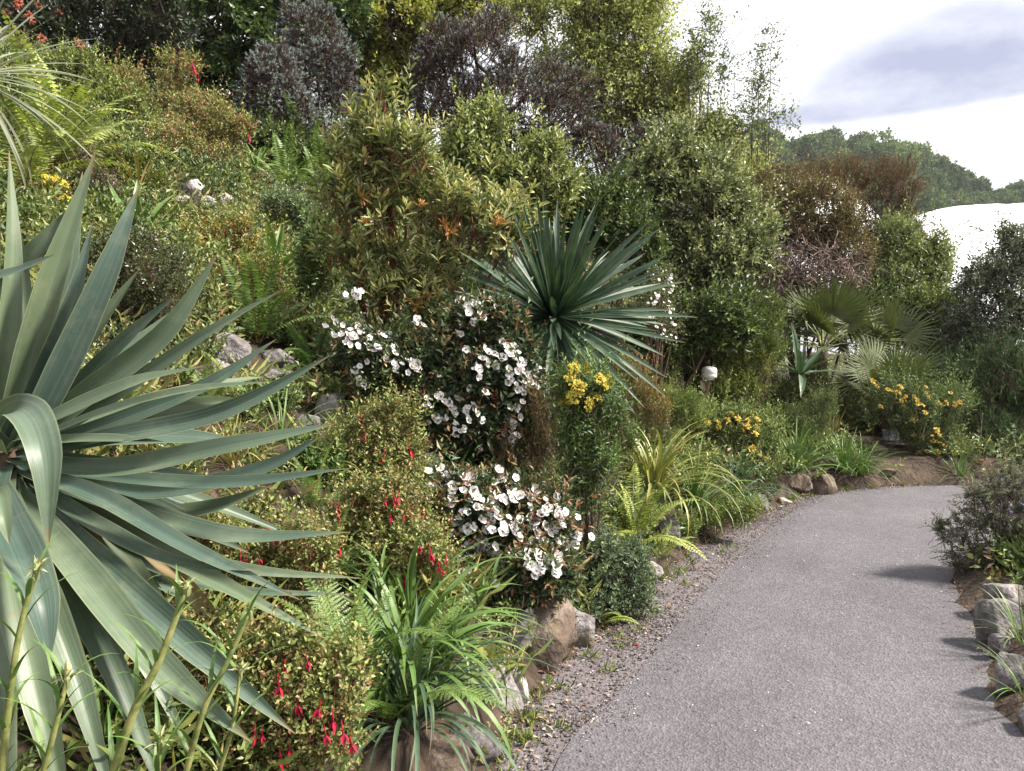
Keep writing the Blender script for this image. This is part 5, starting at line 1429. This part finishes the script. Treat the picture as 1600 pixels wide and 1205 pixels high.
# ------------------------------------------------------------------ rocks and the low wall
for i, (lb, px, py, w, h, m) in enumerate((
        ('pale pitted stone standing highest of the group on the upper bank', 303, 292, 30, 30, M_ROCK_PALE),
        ('pale rounded stone at the left of the upper bank group', 283, 314, 34, 22, M_ROCK_PALE),
        ('pale stone lowest in the upper bank group', 325, 318, 30, 22, M_ROCK_PALE),
        ('whitish stone at the right of the upper bank group', 348, 313, 32, 24, M_ROCK_PALE),
        ('small pale stone below the whitish one on the upper bank', 345, 336, 24, 16, M_ROCK_PALE),
        ('mossy boulder beside the tall fern on the mid bank', 366, 546, 60, 50, M_ROCK),
        ('smaller stone leaning below the mossy boulder', 342, 578, 34, 34, M_ROCK_PALE),
        ('flat stone right of the tall fern', 432, 560, 56, 30, M_ROCK),
        ('low grey stone under the flat one by the fern', 428, 586, 50, 22, M_ROCK),
        ('thin upright cream-coloured stone above the low dark fern', 467, 487, 15, 38, M_ROCK_PALE),
        ('pinkish stone lying between the lower sword leaves', 222, 736, 58, 30, M_ROCK_PALE),
        ('little pale stone above the mossy boulder', 350, 482, 30, 16, M_ROCK_PALE),
        ('brownish boulder left of the few-flowered fuchsia', 512, 640, 60, 56, M_ROCK),
        ('dark rock below the brownish boulder', 480, 665, 40, 34, M_ROCK),
        ('pale rock half buried among the lower fuchsia', 402, 942, 56, 24, M_ROCK_PALE),
        ('stone on the bank at the far left under the bright fern', 40, 212, 30, 20, M_ROCK),
        ('white stone behind the upright agave-like rosette', 432, 335, 26, 26, M_ROCK_PALE),
        ('round brown boulder at the inside of the path bend', 1289, 759, 36, 34, M_ROCK_BROWN),
        ('long low brown rock left of the round boulder at the bend', 1240, 752, 56, 30, M_ROCK_BROWN),
        ('angular stone between the low rock and the round boulder', 1262, 762, 26, 26, M_ROCK_BROWN),
        ('small pale stone at the verge below the low brown rock', 1224, 784, 26, 12, M_ROCK_PALE),
        ('second little stone at the verge by the strap clump', 1196, 790, 20, 10, M_ROCK_BROWN),
        ('flat pale stone slab lying at the far edge of the path', 1417, 752, 36, 14, M_ROCK_PALE),
        ('low grey stone on the bare soil behind the flat slab', 1386, 738, 28, 12, M_ROCK_BROWN),
        ('brown stone edging the bare soil below the plaque', 1368, 700, 36, 10, M_ROCK_BROWN),
        ('rounded grey boulder at the right edge of the path', 1556, 975, 76, 74, M_ROCK),
        ('mottled stone on top behind the rounded grey boulder', 1568, 930, 60, 40, M_ROCK),
        ('grey rock below the rounded boulder at the right edge', 1585, 1048, 70, 62, M_ROCK),
        ('lowest grey rock at the right edge of the frame', 1618, 1130, 60, 64, M_ROCK),
        ('small dark stone wedged under the rounded boulder', 1563, 1012, 34, 40, M_ROCK))):
    rock(lb, px, py, w, h, m, 200 + i, name='rock')


def wall_stones():
    rng = np.random.default_rng(300)
    t = thing('stone_wall', 'low rough stone wall holding up the planted bank beside the verge', 'wall', (0, 0, 0))
    L = np.concatenate([[0], np.cumsum(np.hypot(*np.diff(WALL, axis=0).T))])
    s = np.interp(2.0, WALL[:, 1], L); i = 0
    s_end = np.interp(7.6, WALL[:, 1], L)
    protos = [rock_mesh('stone', (1, 1, 1), 310 + k, (M_ROCK, M_ROCK_BROWN, M_ROCK, M_ROCK_PALE)[k % 4], 16, 3) for k in range(8)]
    while s < s_end:
        w = rng.uniform(0.16, 0.30)
        if rng.uniform() < 0.5:
            s += w; continue
        x = np.interp(s + w / 2, L, WALL[:, 0]); y = np.interp(s + w / 2, L, WALL[:, 1])
        dx = np.interp(s + w, L, WALL[:, 0]) - np.interp(s, L, WALL[:, 0]); dy = np.interp(s + w, L, WALL[:, 1]) - np.interp(s, L, WALL[:, 1])
        h = rng.uniform(0.16, 0.26); a = math.atan2(dy, dx)
        obj('stone', protos[i % 8], t, (x - math.sin(a) * 0.09, y + math.cos(a) * 0.09, h * 0.22), (rng.normal(0, 0.1), rng.normal(0, 0.1), a), (w * 0.54, 0.14, h * 0.72))
        i += 1; s += w
    for px, py, w, h, m, sd in ((850, 990, 104, 140, M_ROCK_BROWN, 23), (806, 1074, 44, 60, M_ROCK_PALE, 12), (905, 985, 50, 70, M_ROCK, 15), (1010, 890, 52, 44, M_ROCK_PALE, 4), (1045, 835, 40, 66, M_ROCK, 5), (960, 785, 30, 40, M_ROCK, 7), (800, 985, 80, 60, M_ROCK, 8)):
        g = G(px, py + h * 0.5); k = g[1] / F
        c = P(px, py, g[1] + w * k * 0.30)
        obj('stone', rock_mesh('stone', (w * k * 0.52, w * k * 0.36, h * k * 0.55), 330 + sd, m, 9 if h > 100 else 18, 3, 9 if h > 100 else 4), t, c)


wall_stones()


# ------------------------------------------------------------------ lamp, plaque, tag
def lathe(prof, sides=24):
    prof = np.array(prof); n = len(prof); th = np.linspace(0, 2 * math.pi, sides, endpoint=False)
    V = np.stack([prof[:, None, 0] * np.cos(th), prof[:, None, 0] * np.sin(th), np.broadcast_to(prof[:, None, 1], (n, sides))], -1).reshape(-1, 3)
    i = np.arange(n - 1)[:, None] * sides; j = np.arange(sides)[None]; k = (j + 1) % sides
    return V, np.stack([i + j, i + k, i + sides + k, i + sides + j], -1).reshape(-1, 4)


def fittings():
    d = 8.7; b = foot(1099, d); top = P(1108, 592, d)
    t = thing('mushroom_lamp', 'white drum-headed garden lamp on a thin post among the grasses', 'lamp', b)
    m_post = noisy('weathered_post', [(0.3, lin('#6b5a40')), (0.7, lin('#97835f'))], 20, stretch=(1, 1, 0.2))
    m_head = plain('white_enamel', (0.78, 0.74, 0.75), 0.4)
    q = smooth_line([b - [0, 0, 0.1], b * 0.5 + top * 0.5, top], 5)
    obj('post', MB().add(*tube(q, 0.021, 10)).mesh('post', m_post, b, smooth=True), t)
    pr = [(0.0, -0.012), (0.055, -0.012), (0.060, -0.004), (0.056, 0.008), (0.080, 0.012), (0.086, 0.022), (0.086, 0.052), (0.083, 0.056), (0.086, 0.060), (0.085, 0.100), (0.076, 0.122), (0.045, 0.136), (0.0, 0.140)]
    h = obj('lamp_head', MB().add(*lathe(pr)).mesh('lamp_head', m_head, smooth=True), t, top - b)
    b = foot(1392, 9.35); c = P(1392, 680, 9.3); s = 9.3 / F
    t = thing('plaque', 'small dark grey plaque on a short stake by the bare soil', 'sign', b)
    m_pl = plain('slate_grey', (0.16, 0.17, 0.20), 0.35)
    w, hh = 13 * s, 9 * s
    bm = bmesh.new(); bmesh.ops.create_cube(bm, size=1.0)
    bmesh.ops.scale(bm, vec=(2 * w, 0.015, 2 * hh), verts=bm.verts); bmesh.ops.bevel(bm, geom=bm.edges[:], offset=0.003, segments=1, affect='EDGES')
    me = bpy.data.meshes.new('plate'); bm.to_mesh(me); bm.free(); me.materials.append(m_pl)
    obj('plate', me, t, c - b, (-0.35, 0, 0.05))
    obj('stake', MB().add(*tube([b - [0, 0, 0.1], c + [0, 0.02, -0.02]], 0.012, 8)).mesh('stake', M_TWIG, b), t)
    g = G(1297, 705); c = P(1297, 692, g[1]); s = g[1] / F
    t = thing('plant_tag', 'tiny white plant tag stuck in the soil by the small spiky yucca', 'tag', g)
    bm = bmesh.new(); bmesh.ops.create_cube(bm, size=1.0); bmesh.ops.scale(bm, vec=(7 * s, 0.004, 12 * s), verts=bm.verts)
    me = bpy.data.meshes.new('tag_plate'); bm.to_mesh(me); bm.free(); me.materials.append(plain('tag_white', (0.8, 0.8, 0.82), 0.4))
    obj('tag_plate', me, t, c - g, (-0.2, 0, -0.3))
    obj('tag_stake', MB().add(*tube([g - [0, 0, 0.05], c], 0.004, 6)).mesh('tag_stake', M_TWIG, g), t)


fittings()


# ------------------------------------------------------------------ foreground flower stalks
def stalk(label, pts, r, nl, seed, name='lily_stalk', bud=True, leafL=0.15, leafW=0.011, pale=False):
    rng = np.random.default_rng(seed)
    q = smooth_line([P(*p) for p in pts], 20)
    b = np.array([q[0][0], q[0][1], min(hz(q[0][0], q[0][1]), q[0][2])])
    q = np.vstack([b - [0, 0, 0.05], q])
    t = thing(name, label, 'plant', b)
    obj('stem', MB().add(*tube(q, np.linspace(r, r * 0.6, len(q)), 8)).mesh('stem', M_STEM, b, smooth=True), t)
    for i in range(nl):
        f = (i + 0.6) / nl; k = 1 + int(f * (len(q) - 2)); a = i * 2.39996 + rng.normal(0, 0.3)
        L = leafL * rng.uniform(0.7, 1.2)
        p, nn = arc(L, 62, rng.uniform(35, 95), 8)
        mb = MB(); strip(mb, p, nn, leafW, 0.3, np.interp(np.linspace(0, 1, 8), [0, .3, 1], [.8, 1, .03]), 3)
        obj('leaf', mb.mesh('leaf', M_STRAP if not pale else M_AGAVE, smooth=True), t, q[k] - b, (0, 0, a))
    if bud:
        mb = MB(); n = 20
        d = unit(rng.normal(size=(n, 3)) + [0, 0, 0.9])
        leaf_cloud(mb, np.zeros((n, 3)), d, np.tile([0, 0, 1.0], (n, 1)) + rng.normal(0, .2, (n, 3)), rng.uniform(0.018, 0.040, n), 0.0065, pal_pick([('#8f9468', 2), ('#a8a47c', 1), ('#7a8454', 2)], n, rng), LEAF)
        v, f = tube([[0, 0, -0.02], [0, 0, 0], [0, 0, 0.012]], [r * 0.6, r * 0.95, r * 0.5], 7); mb.add(v, f, lin('#8a9060'))
        obj('bud', mb.mesh('bud', M_LEAF), t, q[-1] - b)


stalk('thick budded stalk rising highest across the lower sword leaves', [(170, 1230, 1.55), (210, 1110, 1.55), (250, 1030, 1.56), (292, 918, 1.58)], 0.0105, 16, 401)
stalk('budded stalk right of the thickest one in the foreground', [(285, 1230, 1.7), (318, 1110, 1.7), (355, 1035, 1.72), (391, 955, 1.74)], 0.008, 14, 402)
stalk('thin reddish budded stalk nearest the fuchsia flowers', [(338, 1220, 1.75), (362, 1140, 1.75), (376, 1050, 1.76)], 0.006, 10, 403)
stalk('budded stalk near the left edge in front of the drooping leaf tip', [(0, 1230, 1.45), (14, 1100, 1.45), (30, 990, 1.46), (57, 890, 1.48)], 0.008, 12, 404)
stalk('short budded stalk second from the left at the bottom edge', [(62, 1230, 1.45), (88, 1130, 1.45), (105, 1060, 1.46)], 0.007, 10, 405)
stalk('shortest budded stalk peeping up at the bottom edge', [(244, 1240, 1.5), (248, 1200, 1.5), (250, 1160, 1.5)], 0.005, 8, 406)
for lb, pts, sd in (('leafy lily stem leaning towards the low white-flowered bush', [(680, 1090, 2.95), (715, 1010, 2.95), (745, 950, 2.97), (775, 900, 3.0)], 407),
                    ('leafy lily stem standing in the lush strap clump', [(690, 1120, 2.8), (700, 1040, 2.8), (708, 975, 2.82)], 408),
                    ('leafy lily stem behind the upright fern', [(590, 1050, 2.9), (592, 960, 2.92), (597, 880, 2.95)], 409)):
    stalk(lb, pts, 0.007, 34, sd, 'leafy_lily', False, 0.16, 0.014)


# ------------------------------------------------------------------ yellow herb heads on the left
yh = shrub('yellow_umbel_herb', 'herb with flat bright yellow flower heads behind the upright sword leaves', 'plant',
           [(85, 310, 30, 28), (60, 340, 35, 30), (100, 350, 35, 25)], 5.6, 420, 0.14, 9, 0.035, 0.015, 55, [('#7a8038', 3), ('#92904a', 2), ('#8a5c3c', 1)], seed=85, up=0.8, gap=0)
put_flowers(yh, [(70, 283), (82, 285), (95, 290), (100, 312), (108, 316), (85, 330), (88, 283)], UMBY, 'flower_head', 0.75, 86, 0, 0.03)


# ------------------------------------------------------------------ low cover over the whole bank, litter and loose stones
def cover():
    rng = np.random.default_rng(500)
    pts = []
    for y0, y1, n in ((0.6, 3.5, 1500), (3.5, 6, 1500), (6, 9, 1300), (9, 13, 800), (13, 17, 250)):
        x = rng.uniform(-9.5 if y1 > 6 else -4.5, 9.5, n * 4); y = rng.uniform(y0, y1, n * 4)
        m = np.abs(x) < y * 0.78 + 0.6
        pts.append(np.c_[x, y][m][:n * 2])
    p = np.vstack(pts)
    d = sdist(p, WALL); dr = -sdist(p, RIGHT)
    soil = ((p[:, 0] > 3.7) & (p[:, 0] < 4.9) & (p[:, 1] < 9.6))
    ok = ((d > 0.04) | ((dr > 0.35) & (d < -1.5))) & ~soil
    for rx_, ry_, rr_ in CLEAR:
        ok &= np.hypot(p[:, 0] - rx_, p[:, 1] - ry_ + 0.12) > rr_
    for rx_, ry_, rr_ in ROCKS:
        u = p - [rx_, ry_]
        vx, vy = rx_ / math.hypot(rx_, ry_), ry_ / math.hypot(rx_, ry_)
        al = -(u[:, 0] * vx + u[:, 1] * vy); ac = np.abs(u[:, 0] * vy - u[:, 1] * vx)
        ok &= ~((ac < rr_) & (al > -rr_) & (al < rr_ + 0.16))
    p = p[ok]; d = d[ok]
    z = H(p[:, 0], p[:, 1])
    P3 = np.c_[p, z]
    kind = nz(P3 * 1.0, 1.3) * 0.9 + rng.normal(0, 0.28, len(p)) - 0.05
    pals = [[('#46592c', 3), ('#57693a', 2), ('#394b25', 2)], [('#6a783c', 3), ('#7d8848', 2), ('#5c6c36', 2)], [('#7d7644', 2), ('#737c42', 3), ('#80604a', 0.6)], [('#5a6c48', 3), ('#6c7e58', 2)]]
    cl = [np.nonzero(kind < -0.25)[0], np.nonzero((kind >= -0.25) & (kind < 0.25))[0], np.nonzero((kind >= 0.25) & (kind < 0.55))[0], np.nonzero(kind >= 0.55)[0]]
    mb = MB()
    for pal, idx in zip(pals, cl):
        for near in (True, False):
            ii = idx[(P3[idx, 1] < 4.6) == near]
            if not len(ii): continue
            S = 8 if near else 7
            c = np.repeat(P3[ii], S, 0)
            R = np.repeat(0.13 * np.exp(rng.normal(0, 0.45, len(ii))), S) * (0.75 if near else 1.3)
            o = unit(rng.normal(size=(len(c), 3)) * [1, 1, 0.4] + [0, 0, 0.35])
            pos = c + o * (R * rng.uniform(0.2, 1, len(c)))[:, None] * [1, 1, 0.8]
            sd = unit(o * 0.6 + [0, 0, 0.7] + rng.normal(0, 0.25, o.shape))
            sprays(mb, pos, sd, rng, 0.10 if near else 0.17, 8 if near else 7, 0.032 if near else 0.062, 0.016 if near else 0.029, 60, pal, None, 0, 0.1, KITE)
    obj('ground_cover', mb.mesh('ground_cover', M_LEAF), None, label='low mixed leafy ground cover across the planted bank', category='ground cover', kind='stuff')
    # grasses
    mb = MB(); k = rng.choice(len(P3), 700, replace=False)
    for rep in range(16):
        q = P3[k] + np.c_[rng.normal(0, 0.05, (len(k), 2)), np.zeros(len(k))]
        a = rng.uniform(0, 6.28, len(k)); o = np.c_[np.cos(a), np.sin(a), 0 * a]
        L = rng.uniform(0.12, 0.32, len(k))
        dd = unit(o * rng.uniform(0.15, 0.7, (len(k), 1)) + [0, 0, 1.0])
        c = pal_pick([('#7a8442', 3), ('#949050', 2), ('#5f7036', 3), ('#a89a68', 1)], len(k), rng)
        leaf_cloud(mb, q, dd, np.cross(dd, np.cross([0, 0, 1.0], dd)) + 1e-3, L * 0.6, 0.007, c)
        leaf_cloud(mb, q + dd * (L * 0.5)[:, None], unit(dd + o * 0.9), o, L * 0.55, 0.005, c)
    obj('wild_grass', mb.mesh('wild_grass', M_LEAF), None, label='thin wild grass growing between the plants on the bank', category='grass', kind='stuff')


cover()


def loose():
    rng = np.random.default_rng(510)
    oc = np.array([[1, 0, 0], [-1, 0, 0], [0, 1, 0], [0, -1, 0], [0, 0, 1], [0, 0, -1.0]])
    bm = bmesh.new()
    for v in oc: bm.verts.new(v)
    bmesh.ops.convex_hull(bm, input=bm.verts); bm.verts.index_update()
    tv = np.array([v.co[:] for v in bm.verts]); bmesh.ops.triangulate(bm, faces=bm.faces); bm.verts.index_update()
    tf = np.array([[v.index for v in f.verts] for f in bm.faces]); bm.free()

    def spots(n, lo, hi, pw=1.0):
        s = rng.uniform(12, 72, n); i = s.astype(int); u = (s - i)[:, None]
        A = WALL[i] * (1 - u) + WALL[i + 1] * u; B_ = TAR[i] * (1 - u) + TAR[i + 1] * u
        f = (lo + (hi - lo) * rng.uniform(0, 1, n) ** pw)[:, None]
        return A * (1 - f) + B_ * f

    def stones(name, label, n, lo, hi, pw, r0, r1, pal, z0):
        p = spots(n, lo, hi, pw); R = r0 + (r1 - r0) * rng.uniform(0, 1, n) ** 3
        V = tv[None] * R[:, None, None] * rng.uniform(0.6, 1.2, (n, 1, 3)) * [1, 1, 0.6]
        a = rng.uniform(0, 6.28, n); ca, sa = np.cos(a)[:, None], np.sin(a)[:, None]
        V = np.stack([V[..., 0] * ca - V[..., 1] * sa, V[..., 0] * sa + V[..., 1] * ca, V[..., 2]], -1) + np.c_[p, np.full(n, z0) + R * 0.25][:, None]
        T = (np.arange(n)[:, None, None] * len(tv) + tf[None]).reshape(-1, 3)
        mb = MB(); mb.add(V.reshape(-1, 3), T, np.repeat(pal_pick(pal, n, rng, 0.25), len(tv), 0))
        obj(name, mb.mesh(name, M_PEBBLE), None, label=label, category='gravel', kind='stuff')
    PG_ = [('#504b4d', 3), ('#635d60', 4), ('#777073', 2), ('#423d3f', 1), ('#908a8c', 0.8), ('#544b46', 1)]
    stones('gravel', 'loose grey gravel between the wall and the tarmac', 11000, 0.0, 1.06, 0.9, 0.003, 0.012, PG_, 0.008)
    stones('edge_grit', 'grit spilling from the verge over the tarmac edge', 4200, 0.80, 1.45, 1.7, 0.002, 0.008, PG_, 0.017)
    stones('path_grit', 'scattered pale grit on the tarmac path', 500, 1.0, 4.0, 1.6, 0.002, 0.006, [('#b3a9ac', 3), ('#cfc6c8', 2), ('#8f8588', 2)], 0.018)
    # fallen leaves along the wall foot
    n = 1500; p = spots(n, -0.05, 0.75, 2.2)
    c = pal_pick([('#63453a', 3), ('#7a5a4a', 2), ('#94806a', 2), ('#4d3830', 2), ('#a8988a', 1)], n, rng)
    mb = MB(); dd = np.c_[rng.normal(size=(n, 2)), rng.normal(0, 0.25, n)]
    leaf_cloud(mb, np.c_[p, rng.uniform(0.012, 0.03, n)], dd, np.tile([0, 0, 1.0], (n, 1)) + rng.normal(0, 0.4, (n, 3)), rng.uniform(0.015, 0.05, n), rng.uniform(0.006, 0.016, n), c, LEAF)
    n = 130; p = spots(n, 0.9, 5.0, 1.8)
    leaf_cloud(mb, np.c_[p, rng.uniform(0.022, 0.028, n)], np.c_[rng.normal(size=(n, 2)), rng.normal(0, 0.12, n)], np.tile([0, 0, 1.0], (n, 1)) + rng.normal(0, 0.2, (n, 3)), rng.uniform(0.012, 0.035, n), 0.008, pal_pick([('#6a5040', 2), ('#94806a', 1), ('#b0a494', 1)], n, rng), LEAF)
    n = 260; s = rng.integers(24, 52, n); q = RIGHT[s] + rng.normal(0, 0.06, (n, 2)) + [0.05, 0]
    leaf_cloud(mb, np.c_[q, rng.uniform(0.022, 0.04, n)], np.c_[rng.normal(size=(n, 2)), rng.normal(0, 0.2, n)], np.tile([0, 0, 1.0], (n, 1)), rng.uniform(0.01, 0.04, n), 0.007, pal_pick([('#7d5a40', 2), ('#a08a68', 1), ('#6f5c50', 2)], n, rng), LEAF)
    obj('leaf_litter', mb.mesh('leaf_litter', M_PEBBLE), None, label='brown leaf litter along the wall foot and path edge', category='leaf litter', kind='stuff')
    # green growth on the verge
    mb = MB(); n = 70; p = spots(n, 0.0, 0.7, 1.8)
    for rep in range(22):
        a = rng.uniform(0, 6.28, n); o = np.c_[np.cos(a), np.sin(a), 0 * a]; dd = unit(o * rng.uniform(0.2, 1.2, (n, 1)) + [0, 0, 0.8])
        leaf_cloud(mb, np.c_[p + rng.normal(0, 0.025, (n, 2)), np.full(n, 0.006)], dd, np.tile([0, 0, 1.0], (n, 1)) + o, rng.uniform(0.02, 0.07, n), 0.006, pal_pick([('#6a7a3c', 2), ('#86904c', 2), ('#4f6030', 1)], n, rng))
    obj('verge_weeds', mb.mesh('verge_weeds', M_LEAF), None, label='small green weeds sprouting in the gravel verge', category='weeds', kind='stuff')


loose()
g = on_z(991, 1016) ; fl = obj('fallen_flower', FUCH[0], None, (g[0], g[1], 0.03), (1.4, 0.3, 0.7), 0.8, label='single magenta flower fallen on the gravel verge', category='flower')


def haze():
    m, N, Lk = mat('haze_air')
    out = N.new('ShaderNodeOutputMaterial'); v = N.new('ShaderNodeVolumePrincipled')
    v.inputs['Color'].default_value = (0.86, 0.90, 0.97, 1); v.inputs['Density'].default_value = 0.00022; v.inputs['Anisotropy'].default_value = 0.3
    Lk.new(v.outputs[0], out.inputs['Volume'])
    bm = bmesh.new(); bmesh.ops.create_cube(bm, size=1.0)
    bmesh.ops.scale(bm, vec=(900, 720, 110), verts=bm.verts); bmesh.ops.translate(bm, vec=(0, 280, 30), verts=bm.verts)
    me = bpy.data.meshes.new('haze'); bm.to_mesh(me); bm.free(); me.materials.append(m)
    obj('haze', me, None, label='thin bluish air over the valley', category='haze', kind='stuff')


haze()
